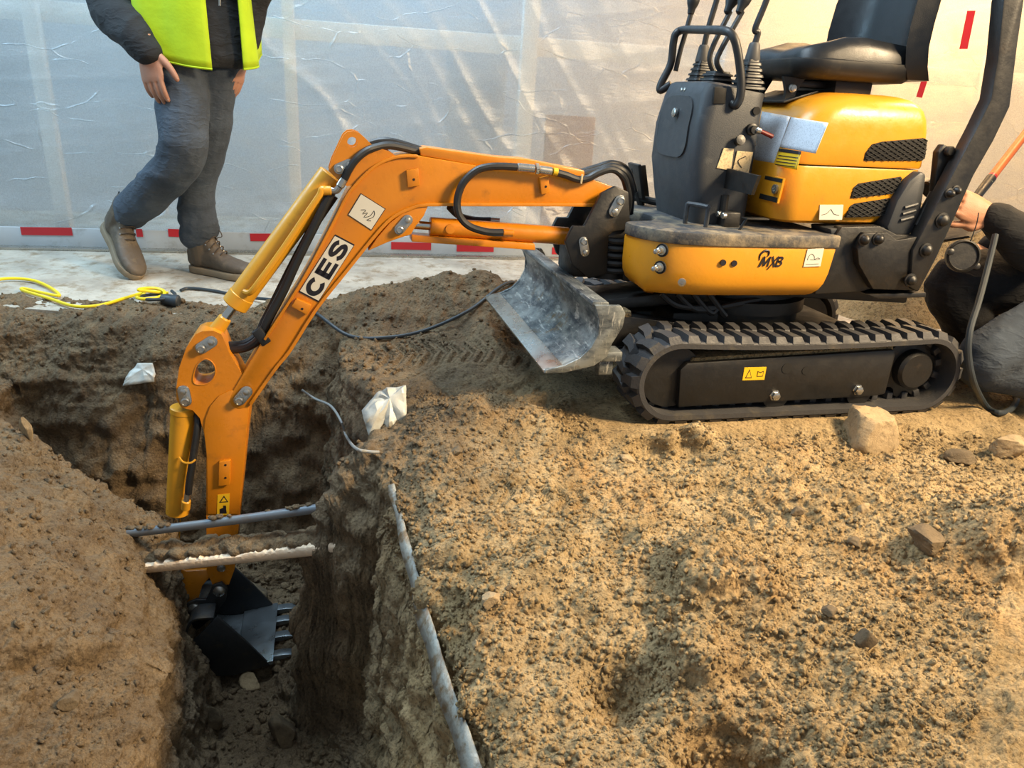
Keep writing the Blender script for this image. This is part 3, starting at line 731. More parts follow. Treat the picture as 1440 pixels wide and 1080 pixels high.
# ---- swing bracket
out = pl([(866, 262), (884, 270), (887, 322), (862, 326), (856, 332), (854, 385), (828, 392), (805, 372), (795, 340), (806, 318), (822, 318), (846, 272)], .09)
for sg in (1, -1):
    pb = prism(out, min(sg*.072, sg*.09), max(sg*.072, sg*.09), .003); sp = obj('swing_bracket_plate', pb, 'black', EX)
    def pinplate(u, v, u2, v2, y, par, r=.016, mat='chrome', s=1):
        a = np.array(pm(u, v, y)); c = np.array(pm(u2, v2, y)); d = (c-a); n = np.array([-d[2], 0, d[0]]); n = n/np.linalg.norm(n)*r; poly = []
        t0 = math.atan2(n[2], n[0])
        for k in range(9): t = t0-math.pi*-k/8; poly.append((a[0]+r*math.cos(t), a[2]+r*math.sin(t)))
        for k in range(9): t = t0+math.pi+math.pi*k/8; poly.append((c[0]+r*math.cos(t), c[2]+r*math.sin(t)))
        obj('keeper_plate', prism(poly, min(y*s, y*s+s*.006), max(y*s, y*s+s*.006), .0015), mat, par)
        obj('pin', lathe([(r*.74, 0), (r*.74, .012), (r*.55, .014), (r*.5, .011), (0, .011)], (a[0], s*(y+.004), a[2]), (0, s, 0), 18), mat, par)
        obj('bolt', lathe([(r*.58, 0), (r*.58, .010), (r*.3, .012)], (c[0], s*(y+.004), c[2]), (0, s, 0), 6), mat, par)
    pinplate(871, 282, 863, 297, .09, sp, s=sg)
    pinplate(819.5, 339, 822, 354, .09, sp, .0135, s=sg)
cb = B(); cyl((.50, 0, .33), (.50, 0, .45), .065, n=24, b=cb); box((.48, 0, .42), (.12, .145, .14), .01, b=cb); box((.40, 0, .38), (.16, .18, .10), .01, b=cb); box((.60, 0, .385), (.08, .14, .10), .02, b=cb)
obj('swing_post', cb, 'black', EX)
for k in range(5):
    z = .365+.022*k; obj('hose', tube([(.56, .05, z), (.50, .085, z-.004), (.42, .09, z+.004), (.33, .06, z)], .010, 8, 6), 'hose', EX)
# ---- house: deck, skirts, chassis
def lobe(sg):
    def ring(off, z, xr):
        p = [(xr, .33-off), (.15, .332-off), (.32, .325-off), (.405, .305-off), (.455, .272-off*.8), (.49-off*.5, .225), (.505-off, .175), (.505-off, .135), (.48-off, .12), (.30, .12), (xr, .12)]
        p = [tuple(q)[:2] for q in spline([(x, y, 0) for x, y in p[:8]], 4)] + p[8:]
        return [(x, sg*y, z) for x, y in p]
    lv = [(.10, .328, .01), (.072, .330, -.002), (.048, .336, -.012), (.028, .346, -.020), (.013, .360, -.027), (.004, .380, -.034), (0, .41, -.040), (0, .474, -.048), (.003, .482, -.049)]
    return rings([ring(o, z, xr) for o, z, xr in lv])
for sg in (1, -1):
    sk = obj('skirt', lobe(sg), 'yellow', EX, 40, label='rounded yellow lower body panel with logo' if sg > 0 else 'rounded yellow lower body panel')
    if sg > 0: skirt = sk
deckp = [(-.06, .33), (.15, .332), (.32, .325), (.405, .305), (.455, .272), (.49, .225), (.505, .175), (.505, .14), (.485, .125), (.42, .11), (.38, .06), (.37, 0)]
deckp = [tuple(q)[:2] for q in spline([(x, y, 0) for x, y in deckp[:8]], 4)] + deckp[8:]
deckp = deckp + [(x, -y) for x, y in reversed(deckp[:-1])]
deckp = [(x*1.006+.002, y*1.012) for x, y in deckp]
obj('deck', slab(deckp, .481, .516, .010), 'deckmat', EX, label='dusty dark rubber covered floor deck')
obj('chassis_frame', slab([(.36, .118), (-.36, .29), (-.36, -.29), (.36, -.118)], .31, .48, .006), 'black', EX)
chp = pl([(1146, 414), (1172, 336), (1184, 319), (1238, 318), (1262, 330), (1300, 330), (1306, 345), (1292, 408), (1226, 406), (1214, 410)], .31)
ch = obj('chassis_plate', prism(chp, .275, .31, .004), 'black', EX)
obj('chassis_plate', prism(chp, -.31, -.275, .004), 'black', EX)
ft = pl([(1214, 412), (1296, 409), (1296, 416), (1230, 418)], .31); obj('jack_foot', prism(ft, .20, .33, .003), 'black', EX)
# rops mounting plate and post
rp = pl([(1206, 350), (1218, 328), (1248, 327), (1262, 338), (1306, 330), (1318, 345), (1292, 409), (1228, 407), (1208, 372)], .335)
rpl = obj('rops_base_plate', prism(rp, .308, .335, .003), 'black', EX)
post = pl([(1412, 0), (1404, 80), (1394, 140), (1372, 185), (1345, 236), (1300, 322), (1284, 352), (1280, 405), (1292, 411), (1318, 362), (1370, 247), (1398, 198), (1421, 150), (1432, 62), (1441, 0)], .345)
(xa, za), (xb, zb) = post[0], post[-1]
post = [(xa-.04, za+.38)]+post+[(xb-.04, zb+.38)]
rops = obj('rops_post', prism(post, .300, .345, .006), 'black', EX, label='thick bent black roll bar post')
for u, v, r in ((1219, 338, .014), (1239, 337, .014), (1328, 330, .0), (1281, 394, .015), (1303, 352, .016), (1326, 310, .017), (1345, 268, .011), (1336, 272, .011)):
    if r: x, _, z = pm(u, v, .35); obj('dome_bolt', lathe([(r*1.3, 0), (r*1.3, .004), (r, .005), (r*.9, .014), (r*.5, .020), (0, .022)], (x, .335 if u < 1270 else .345, z), (0, 1, 0), 16), 'black', rops)
# gas strut and latch lever beside the post
obj('latch_lever', prism(pl([(1322, 214), (1330, 203), (1341, 208), (1341, 232), (1336, 262), (1318, 315), (1308, 318), (1316, 270)], .30), .27, .295, .004), 'black', EX)
x, _, z = pm(1332, 212, .295); obj('lever_bolt', cyl((x, .295, z), (x, .312, z), .014, n=14, off=.003), 'black', EX)
obj('strut', cyl(pm(1290, 318, .30), pm(1316, 272, .30), .017, n=14), 'black', EX)
# ---- engine hood
def hood(z_list, n=6):
    rs = []
    for (z, x0, x1, yy, r) in z_list:
        out = []; rr_ = min(r, .034)
        for cx, cy, a0, q in ((x1-r, yy-r, 0, r), (x0+rr_, yy-rr_, 90, rr_), (x0+rr_, -yy+rr_, 180, rr_), (x1-r, -yy+r, 270, r)):
            for k in range(n+1): t = math.radians(a0+90*k/n); out.append((cx+q*math.cos(t), cy+q*math.sin(t), z))
        rs.append(out)
    return rings(rs)
hl = obj('hood_lower', hood([(.536, -.225, .085, .235, .06), (.545, -.235, .10, .255, .06), (.58, -.262, .112, .266, .065), (.64, -.300, .115, .268, .065), (.690, -.330, .112, .268, .065), (.695, -.332, .110, .266, .065)]), 'yellow', EX, 40, label='lower yellow engine cover')
hu = obj('hood_upper', hood([(.699, -.334, .106, .266, .065), (.705, -.336, .106, .269, .065), (.76, -.332, .092, .270, .07), (.80, -.327, .076, .270, .075), (.830, -.320, .058, .267, .08), (.852, -.312, .036, .259, .08), (.868, -.300, .008, .246, .08), (.880, -.283, -.025, .228, .075), (.887, -.262, -.05, .205, .07), (.890, -.24, -.07, .18, .06)]), 'yellow', EX, 40, label='upper yellow engine hood with rounded shoulders')
# vents: dark recesses behind diamond wire mesh
def vent(pts, y, par):
    poly = pl(pts, y); c = np.mean(poly, 0)
    fr = prism(poly, y-.02, y+.004, .002)
    v = obj('vent', fr, 'dark', par, label='black mesh air vent')
    xs_ = [p[0] for p in poly]; zs_ = [p[1] for p in poly]; b = B()
    def inside(x, z):
        r = False; n = len(poly)
        for i in range(n):
            (x1, z1), (x2, z2) = poly[i], poly[(i+1) % n]
            if (z1 > z) != (z2 > z) and x < (x2-x1)*(z-z1)/(z2-z1)+x1: r = not r
        return r
    for sl in (1.9, -1.9, .45, -.45)[0:4]:
        if abs(sl) > 1: continue
        for k in np.arange(-.6, .6, .0115):
            run = []
            for x in np.linspace(min(xs_), max(xs_), 60):
                z = c[1]+k+sl*(x-c[0])
                if inside(x, z): run.append((x, y+.0055, z))
                else:
                    if len(run) > 2: tube([run[0], run[-1]], .0011, 4, 0, b)
                    run = []
            if len(run) > 2: tube([run[0], run[-1]], .0011, 4, 0, b)
    obj('mesh_grille', b, 'black', v)
vent([(1214, 226), (1216, 215), (1225, 203), (1240, 199), (1298, 194), (1303, 198), (1300, 222), (1296, 226)], .268, hu)
vent([(1195, 279), (1199, 264), (1206, 258), (1266, 248), (1268, 251), (1258, 270), (1250, 273)], .266, hl)
vent([(1188, 306), (1194, 290), (1200, 286), (1250, 278), (1251, 282), (1243, 301), (1238, 304)], .264, hl)
lb = pl([(1153, 288), (1186, 288), (1184, 309), (1152, 309)], .268); lb_o = obj('label', prism(lb, .2655, .2685), 'white', hl, label='small white label')
xs_ = [p[0] for p in lb]; zs_ = [p[1] for p in lb]
zig = [(xs_[0]+(xs_[1]-xs_[0])*t, .2690, zs_[2]+(zs_[0]-zs_[2])*h_) for t, h_ in ((.15, .3), (.35, .4), (.5, .72), (.65, .4), (.75, .35), (.9, .3))]
obj('label_drawing', tube(zig, .0007, 4, 0), 'ink', lb_o)
# front-face papers, lying on the reclined front of the hood
def front_quad(name, pts, mat, par, lift=.002, label=None):
    """quad on the front of the hood, following its recline"""
    prof = [(.699, .106), (.76, .092), (.80, .076), (.83, .058), (.852, .036), (.868, .008), (.88, -.025)]
    def ev(u, v):
        x = .09
        for _ in range(12):
            q = hit(u, v, 0, x); nx_ = float(np.interp(q[2], [a for a, _ in prof], [c for _, c in prof])); x = .5*x+.5*nx_
        return hit(u, v, 0, x+lift)
    b = B(); n = 8; g = []
    for j in range(n+1):
        row = []
        for i in range(n+1):
            a, c = i/n, j/n
            u = (pts[0][0]*(1-a)+pts[1][0]*a)*(1-c)+(pts[3][0]*(1-a)+pts[2][0]*a)*c; v = (pts[0][1]*(1-a)+pts[1][1]*a)*(1-c)+(pts[3][1]*(1-a)+pts[2][1]*a)*c
            row.append(b.verts.new(ev(u, v)))
        g.append(row)
    for j in range(n):
        for i in range(n): b.faces.new((g[j][i], g[j][i+1], g[j+1][i+1], g[j+1][i]))
    o = obj(name, b, mat, par, label=label); sm = o.modifiers.new('t', 'SOLIDIFY'); sm.thickness = .0012; sm.offset = 1; return o
front_quad('instruction_sheet', [(1072, 157), (1112, 164), (1088, 231), (1058, 226)], 'paper', hu, label='white printed instruction sheet')
front_quad('instruction_sheet', [(1113, 165), (1165, 173), (1147, 216), (1097, 207)], 'paper', hu, label='white printed table sheet')
cs_ = front_quad('caution_label', [(1096, 208), (1127, 213), (1121, 239), (1088, 232)], 'warnyellow', hu, label='yellow caution label with black heading')
front_quad('caution_heading', [(1096, 208.5), (1127, 213), (1126, 217.5), (1095, 213)], 'ink', cs_, .0035)
for k in range(4): front_quad('caution_line', [(1095-k*1.6, 218+k*4.2), (1122-k*1.5, 221.5+k*4.2), (1122-k*1.5, 222.6+k*4.2), (1095-k*1.6, 219.1+k*4.2)], 'ink', cs_, .0034)
# latch panel on the lower front
def fx(u, v, x=.117): return hit(u, v, 0, x)
def xquad(name, pts, x, mat, par, th=.004, label=None):
    b = B(); a = [b.verts.new(hit(u, v, 0, x)) for u, v in pts]; c = [b.verts.new(Vector(q.co)-Vector((th, 0, 0))) for q in a]
    b.faces.new(a); b.faces.new(c[::-1])
    for i in range(len(a)): b.faces.new((a[i], a[(i+1) % len(a)], c[(i+1) % len(a)], c[i]))
    return obj(name, b, mat, par, label=label)
lp = xquad('latch_panel', [(1075, 245), (1102, 251), (1093, 286), (1066, 279)], .1165, 'yellow', hl, .006, 'recessed yellow latch panel')
xquad('slot', [(1076, 247), (1100, 252), (1099, 257), (1075, 252)], .1175, 'dark', lp, .003); xquad('slot', [(1069, 272), (1093, 278), (1092, 285), (1067, 279)], .1175, 'dark', lp, .003)
c = fx(1091, 266, .117); obj('key_lock', lathe([(.013, 0), (.013, .006), (.007, .007), (.006, .002), (0, .002)], c, (1, 0, 0), 18), 'chrome', lp)
# ---- seat
def seat():
    cu = []
    for x, zt, hw_ in ((.040, .980, .12), (.035, .996, .145), (.015, 1.008, .164), (-.03, 1.012, .173), (-.08, 1.014, .178), (-.14, 1.012, .182), (-.20, 1.006, .182), (-.27, 1.0, .178), (-.30, .99, .17)):
        bol = .026*min(1, max(0, (.0-x)/.10)); top = []
        for k in range(21):
            t = -1+2*k/20; e = abs(t); zz_ = zt-.008*(1-min(1, e/.5)) + bol*max(0, min(1, (e-.5)/.3)) - .034*max(0, (e-.85)/.15)**2
            top.append((x, t*hw_, zz_))
        cu.append(top+[(x, hw_*1.01, .966), (x, 0, .962), (x, -hw_*1.01, .966)])
    return rings(cu)
obj('seat_cushion', seat(), 'vinyl', EX, 60, label='glossy black seat cushion')
sh = [rrect(-.27, .0, -.14, .14, .05, .922), rrect(-.315, .025, -.166, .166, .07, .926), rrect(-.335, .043, -.180, .180, .08, .940), rrect(-.342, .050, -.186, .186, .08, .962), rrect(-.342, .049, -.185, .185, .08, .972), rrect(-.335, .043, -.178, .178, .08, .976)]
obj('seat_shell', rings(sh), 'shell', EX, 50, label='black moulded seat shell')
bk_ = []
for z, xc, hw_, wrap in ((.935, -.335, .185, .03), (.97, -.338, .195, .06), (1.02, -.338, .198, .075), (1.08, -.343, .198, .08), (1.16, -.352, .195, .08), (1.26, -.368, .185, .07), (1.33, -.380, .16, .05), (1.36, -.388, .11, .02)):
    inn, outr = [], []
    for k in range(17):
        t = -1+2*k/16; w = wrap*max(0, abs(t)-.45)**1.5/.41
        inn.append((xc+.024+w*.9, t*hw_*.96, z)); outr.append((xc-.030+w*.85, t*(hw_+.012), z))
    bk_.append(inn+outr[::-1])
obj('seat_backrest', rings(bk_), 'vinyl', EX, 60, label='wrap-around black seat backrest')
for y in (-.085, .085): obj('seat_bracket', prism([(.055, .926), (-.015, .926), (.008, .885), (.008, .868), (.040, .862), (.040, .885)], y-.006, y+.006), 'black', EX)
obj('seat_mount_plate', box((.005, 0, .874), (.11, .23, .006), .002, rot=('Y', .32)), 'black', EX)
for y in (-.085, .085): obj('bracket_bolt', lathe([(.012, 0), (.012, .006), (.009, .007), (.009, .012), (0, .013)], (.024, y+.006, .896), (0, 1, 0), 12), 'chrome', EX)
rb_ = B(); box((-.15, 0, .906), (.12, .26, .034), .003, b=rb_); box((-.08, .06, .91), (.16, .04, .02), .003, b=rb_); obj('seat_rail', rb_, 'black', EX)
# black side tank behind the hood
tk = pl([(1248, 320), (1262, 283), (1280, 254), (1296, 241), (1304, 244), (1302, 262), (1292, 322), (1276, 334), (1252, 332)], .30)
tko = obj('side_tank', prism(tk, .16, .30, .012), 'plastic', EX, label='black moulded plastic tank behind the hood')
for k in range(3):
    a = pm(1272-k*3, 292+k*9, .302); c = pm(1290-k*3, 287+k*9, .302); obj('rib', cyl(a, c, .005, n=8), 'plastic', tko)
obj('filler_neck', cyl(pm(1303, 268, .24), pm(1316, 262, .24), .026, n=18, off=.004), 'black', EX)
lpn = pl([(1168, 322), (1246, 320), (1238, 334), (1170, 336)], .30); obj('lower_panel', prism(lpn, .2, .30, .005), 'plastic', EX)
# ---- fittings and marks on the near skirt
def skirt_pt(u, v): return hit(u, v, 1, .331)
def on_front(u, v):
    best = None
    for x, y in ((.455, .272), (.49, .225), (.475, .25), (.43, .29), (.405, .305), (.38, .312), (.35, .32)):
        q = hit(u, v, 0, x)
        if best is None or abs(q[1]-y) < best[0]: best = (abs(q[1]-y), q)
    return best[1]
for u, v in ((931, 352), (928, 376)):
    q = on_front(u, v); d = Vector((.80, .60, 0)).normalized()
    fo = obj('hydraulic_coupling', lathe([(.013, -.01), (.013, .003), (.008, .004), (.0085, .022), (.006, .024), (.0065, .036), (.003, .038)], Vector(q), d, 16), 'chrome', skirt)
    obj('coupling_hole', lathe([(.018, -.004), (.018, .0015)], Vector(q), d, 20), 'dark', skirt)
q = on_front(959, 397); obj('recessed_screw', lathe([(.011, -.004), (.011, .003), (.006, .0035), (.006, .0005)], Vector(q), Vector((.5, .85, -.1)), 16), 'chrome', skirt)
for u, v in ((1017, 369.5), (1032.5, 370.5)):
    q = skirt_pt(u, v); obj('plug_hole', cyl((q[0], q[1]-.004, q[2]), (q[0], q[1]+.0015, q[2]), .0085, n=16), 'ink', skirt)
def seam(par, pts, y, r=.0009): obj('seam', tube([pm(u, v, y) for u, v in pts], r, 4, 0), 'dark', par)
# logo: three italic letters under an arched paw mark
lg0, lg1 = skirt_pt(1066, 375), skirt_pt(1104, 360.5)
def on_skirt(x, y):
    s = (x+.28*y)/2.95; return (lg0[0]+(lg1[0]-lg0[0])*s, .3338, lg0[2]+(lg1[2]-lg0[2])*y)
lo = obj('logo_lettering', letter_mesh(stroke_letters([(0, 1.1, LET['M']), (1.12, .8, LET['X']), (1.82, .85, LET['B'])]), on_skirt), 'ink', skirt, None); lo['label'] = 'black MXB logo lettering'
arch = [skirt_pt(u, v) for u, v in ((1067.5, 366), (1068.5, 359), (1072.5, 354), (1078, 352), (1081, 354.5), (1080, 359), (1077, 361.5))]
obj('logo_arch', tube([(a[0], .3325, a[2]) for a in arch], lambda t: .0010+.0024*math.sin(math.pi*min(1, t*1.05)), 6, 5), 'ink', skirt)
lb = [skirt_pt(u, v) for u, v in ((1135, 350), (1158, 349), (1153, 374), (1129, 375))]
lo = obj('label', prism([(a[0], a[2]) for a in lb], .3325, .3340), 'white', skirt, label='white label with an excavator outline')
def lpt(s, t): a = np.array(lb[0])*(1-s)+np.array(lb[1])*s; c = np.array(lb[3])*(1-s)+np.array(lb[2])*s; q = a*(1-t)+c*t; return (q[0], .3344, q[2])
obj('label_drawing', tube([lpt(s, t) for s, t in ((.15, .62), (.15, .45), (.3, .28), (.5, .42), (.55, .58), (.75, .52), (.85, .6), (.5, .62), (.3, .6))], .0007, 4, 3), 'ink', lo)
obj('label_drawing', tube([lpt(.1, .86), lpt(.85, .86)], .0007, 4, 0), 'ink', lo)
# ---- deck furniture
def dk(u, v): return hit(u, v, 2, .516)
obj('foot_rail', tube([(.335, .16, .51), (.335, .16, .565), (.33, .163, .572), (.305, .215, .572), (.30, .22, .565), (.30, .22, .51)], .007, 8, 3), 'plastic', EX)
tp_ = xquad('travel_pedal', [(1003, 232), (1066, 247), (1056, 274), (993, 258)], .235, 'black', EX, .010, 'flat black travel pedal')
pd = B(); cyl((.225, .17, .515), (.228, .17, .60), .012, n=10, b=pd); obj('pedal_post', pd, 'black', EX); obj('pedal_base', box((.215, .175, .535), (.05, .07, .045), .005), 'black', EX)
pd = B(); box((.335, -.235, .595), (.012, .09, .11), .002, rot=('Y', .25), b=pd); box((.315, -.25, .585), (.05, .012, .11), .002, rot=('Y', .25), b=pd); cyl((.31, -.23, .515), (.33, -.23, .56), .012, n=10, b=pd)
obj('swing_pedal', pd, 'black', EX)
obj('pedal_linkage', cyl((.26, -.18, .53), (.34, -.25, .54), .012, n=10), 'black', EX)
pd = B(); cyl((.215, .255, .515), (.20, .26, .548), .004, n=8, b=pd); box((.175, .262, .549), (.07, .03, .004), .001, b=pd); obj('small_pedal', pd, 'black', EX)
for y in (.18, .21): obj('pedal_bolt', cyl((.237, y, .548), (.25, y, .548), .009, n=10, off=.002), 'chrome', EX)
# ---- control console
cr = [rrect(.14, .305, -.135, .165, .03, .512), rrect(.140, .318, -.150, .170, .035, .58), rrect(.140, .335, -.165, .172, .04, .68), rrect(.138, .335, -.160, .168, .04, .78), rrect(.132, .322, -.148, .160, .04, .86)]
top = rrect(.128, .310, -.135, .155, .035, .893); top = [(x, y, z-.020*(1-(x-.128)/.18)) for x, y, z in top]
cr.append(top); cr.append([(.22+(x-.22)*.9, .01+(y-.01)*.9, z+.006) for x, y, z in top])
con = obj('control_console', rings(cr), 'plastic', EX, 40, label='tapered charcoal control console')
def fpan(name, poly, mat, lift, th, lab=None):
    """raised panel on the console front: outline in (y, z)"""
    prof = lambda z: float(np.interp(z, [.512, .58, .68, .78, .86, .893], [.305, .318, .335, .335, .322, .310]))
    b = B(); a = [b.verts.new((prof(z)+lift, y, z)) for y, z in poly]; c = [b.verts.new((prof(z)-.01, y, z)) for y, z in poly]
    for rr in (a, c[::-1]): b.faces.new(rr)
    for i in range(len(a)): b.faces.new((a[i], a[(i+1) % len(a)], c[(i+1) % len(a)], c[i]))
    return obj(name, b, mat, con, label=lab)
pan = []
for k in range(24):
    t = 2*math.pi*k/24; c_, s_ = math.cos(t), math.sin(t); pan.append((.005+.105*abs(c_)**.45*math.copysign(1, c_), .775+.085*abs(s_)**.6*math.copysign(1, s_)))
fpan('front_hatch', pan, 'plastic', .005, .01, 'rounded inspection hatch')
obj('hatch_lock', lathe([(.013, 0), (.013, .006), (.010, .008), (.0, .008)], (.338, .012, .812), (1, 0, .1), 20), 'chrome', con)
for y in (-.012, .008): obj('indicator', lathe([(.006, 0), (.006, .003), (.002, .005)], (.315, y, .876), (1, 0, .2), 12), 'chrome', con)
# side recess, ports, ignition lever, stickers on the near side
x, _, z = pm(1064, 156, .168); obj('side_port', cyl((x, .160, z), (x, .1695, z), .011, n=16), 'dark', con)
x, _, z = pm(1056, 182, .168); lv = obj('side_valve', lathe([(.016, -.004), (.016, .012), (.011, .014), (.011, .024), (.0, .025)], (x, .166, z), (0, 1, 0), 16), 'black', con)
ll = obj('red_lever', cyl((x-.01, .188, z), (x-.055, .196, z-.016), .0055, .0065, n=10, off=.002), 'red', con, label='small dark red lever')
obj('lever_ball', lathe([(.004, -.01), (.009, -.005), (.009, .005), (.004, .01)], (x-.012, .188, z-.001), (-1, .1, -.2), 12), 'chrome', con)
x, _, z = pm(1037, 200, .172); obj('side_knob', lathe([(.010, 0), (.010, .016), (.014, .017), (.014, .026), (0, .028)], (x, .165, z), (0, 1, .3), 12), 'black', con)
for pts in (((1018, 208), (1032, 209), (1028, 240), (1008, 236)), ((1037, 212), (1059, 214), (1052, 246), (1030, 242))):
    lo = obj('tan_label', prism(pl(pts, .174), .1715, .1745), 'tan_paper', con, label='tan instruction label')
a = pm(1043, 236, .1755); c = pm(1049, 220, .1755); m = pm(1038, 226, .1755); obj('label_arrow', tube([a, m, c], .0012, 5, 4), 'ink', lo)
obj('recess_lip', prism(pl(((1005, 122), (1022, 124), (1020, 146), (1003, 146)), .166), .155, .1665, .002), 'dark', con)
# guard handle
gh = [(.325, -.135, .845), (.355, -.15, .85), (.362, -.15, .90), (.352, -.150, 1.0), (.345, -.135, 1.028), (.342, -.10, 1.034), (.338, 0, 1.034), (.332, .11, 1.034), (.330, .15, 1.02), (.325, .165, .985), (.305, .178, .90), (.285, .182, .845), (.255, .175, .835)]
def gpt(u, v, y): return pm(u, v, y)
gh = [gpt(944, 118, -.145), gpt(929, 127, -.165), gpt(930, 117, -.168), gpt(943, 90, -.165), gpt(947, 60, -.160), gpt(951, 47, -.155), gpt(962, 42, -.14), gpt(990, 42, .0), gpt(1018, 43, .13), gpt(1030, 50, .165), gpt(1037, 70, .175), gpt(1042, 110, .18), gpt(1041, 135, .18), gpt(1035, 148, .175), gpt(1029, 146, .160)]
obj('guard_handle', tube(gh, .0115, 12, 6), 'hose', con, label='bent black guard bar')
# bellows and levers
def bellows(c, w0, w1, z0, z1, n=5):
    rs = []
    for k in range(n):
        t = k/n; t2 = (k+.55)/n
        for tt_, g in ((t, 1.0), (t+.35/n, 1.0), (t2, .84), (t+.97/n, .84)):
            w = (w0*(1-tt_)+w1*tt_)*g; z = z0+(z1-z0)*tt_; rs.append(rrect(c[0]-w[0], c[0]+w[0], c[1]-w[1], c[1]+w[1], min(w)*.35, z, 4))
    return rings(rs)
LV = []
def lever(base, knee, tip, by, boot=True, knob=False):
    pass
def lev(name, pts, r, lab=None): return obj(name, tube(pts, r, 10, 6), 'hose', con, label=lab)
cN = pm(1053, 125, .12); cF = pm(975, 108, -.10)
w0, w1 = np.array([.040, .042]), np.array([.020, .022])
obj('bellows', bellows((.178, .115), w0, w1, .885, .962), 'hose', con, label='ribbed black rubber bellows')
obj('bellows', bellows((.225, -.085), w0, w1, .892, .962), 'hose', con, label='ribbed black rubber bellows')
obj('bellows', bellows((.225, .02), np.array([.042, .05]), np.array([.03, .036]), .892, .930, 3), 'hose', con, label='ribbed black rubber bellows')
def cone(x, y, z0, z1): return lathe([(.020, 0), (.021, .004), (.015, z1-z0-.006), (.012, z1-z0)], (x, y, z0), (0, 0, 1), 16)
def knob(p, d): return lathe([(.004, -.032), (.010, -.026), (.0115, -.012), (.017, .0), (.019, .012), (.016, .025), (.008, .031), (0, .032)], p, d, 16)
obj('lever_boot', cone(.175, .115, .958, 1.005), 'grey', con); obj('lever_boot', cone(.228, -.085, .958, 1.005), 'grey', con)
lev('control_lever', [(.175, .115, 1.0), (.170, .115, 1.03), pm(1062, 40, .115), pm(1078, 0, .12), pm(1090, -42, .13)], .0085, 'bent black control lever')
lev('control_lever', [(.228, -.085, 1.0), pm(996, 40, -.085), pm(1008, 0, -.08), pm(1020, -42, -.07)], .0085, 'bent black control lever')
obj('lever_knob', knob(pm(1093, -52, .13), (-.2, 0, 1)), 'hose', con); obj('lever_knob', knob(pm(1024, -52, -.07), (-.2, 0, 1)), 'hose', con)
for (u0, v0, u1, v1, u2, v2, y) in ((998, 84, 1004, 62, 1027, 4, .0), (1008, 88, 1014, 70, 1044, 4, .045)):
    lev('travel_lever', [(.225, y, .925), pm(u0, v0, y), pm(u1, v1, y), pm(u2, v2+12, y)], .0075, 'slim black travel lever')
    obj('lever_knob', knob(pm(u2+1, v2, y), (-.35, 0, 1)), 'hose', con)
lev('blade_lever', [pm(950, 100, -.16), pm(957, 70, -.16), pm(963, 50, -.16), pm(972, 18, -.16)], .0075, 'slim black blade lever'); obj('lever_knob', knob(pm(974, 6, -.16), (-.1, 0, 1)), 'hose', con)

# ---- boom
Yb = .058
body = [(872, 288), (862, 262), (824, 249), (671, 233), (588, 219), (566, 219), (545, 224), (527, 233), (512, 246), (498, 261), (487, 276), (467, 316), (424, 396), (370, 478), (326, 553), (322, 563), (326, 572), (335, 576), (345, 574), (352, 569), (387, 519), (408, 493), (444, 436), (490, 378), (522, 338), (532, 326), (544, 313), (558, 302), (576, 294), (588, 290), (602, 288), (700, 288), (782, 287.5), (852, 289)]
boom = obj('boom', prism(pl(body, Yb-.006), -(Yb-.006), Yb-.006, .003), 'orange', EX, label='orange goose-neck boom')
# welded flange strips along the edges
def strip(px, y, w, t, mat, par, name='flange', y2=None):
    P_ = [Vector((x, 0, z)) for x, z in pl(px, y)]; P_ = spline(P_, 3); poly_o, poly_i = [], []
    for i, p in enumerate(P_):
        d = (P_[min(i+1, len(P_)-1)]-P_[max(i-1, 0)]).normalized(); n_ = Vector((-d.z, 0, d.x)); poly_o.append((p.x+n_.x*t/2, p.z+n_.z*t/2)); poly_i.append((p.x-n_.x*t/2, p.z-n_.z*t/2))
    return obj(name, prism(poly_o+poly_i[::-1], -w if y2 is None else y2, w, .0012), mat, par)
low = [(352, 569), (387, 519), (408, 493), (444, 436), (490, 378), (522, 338), (544, 313), (560, 301), (576, 294), (602, 288), (700, 288), (782, 288), (850, 289)]
strip(low, Yb, Yb+.002, .009, 'orange', boom)
upp = [(588, 220), (566, 220), (545, 225), (527, 234), (512, 246.5), (498, 262), (487, 277), (467, 317), (424, 397), (372, 478)]
strip(upp, Yb, Yb+.001, .007, 'orange', boom)
# lug holding the boom cylinder rod
obj('cylinder_lug', prism(pl([(518, 353), (530, 335), (548, 314), (566, 300), (590, 291), (603, 288), (596, 304), (585, 318), (578, 330), (562, 335), (545, 341)], Yb), -.045, Yb-.002, .002), 'orange', boom)
def pinset(u, v, u2, v2, y, par, r=.016): 
    pinplate(u, v, u2, v2, y, par, r); 
pinplate(561.5, 322.5, 573, 309, Yb-.002, boom, .0145)
# top ear for the stick cylinder, with its hole
ear = pl([(462, 240), (466, 226), (483, 190), (489, 185), (497, 184), (505, 187), (526, 206), (548, 213), (560, 222), (530, 240), (505, 258), (488, 262), (474, 252)], .05)
hx, _, hz = pm(495.5, 200, .05); eh = [(hx+.013*math.cos(t), hz+.013*math.sin(t)) for t in [2*math.pi*k/18 for k in range(18)]]
for y in (.034, -.05): obj('cylinder_ear', prism_hole(ear, eh, y, y+.016), 'orange', boom)
pinplate(477, 237, 491, 231, .05, boom, .0145)
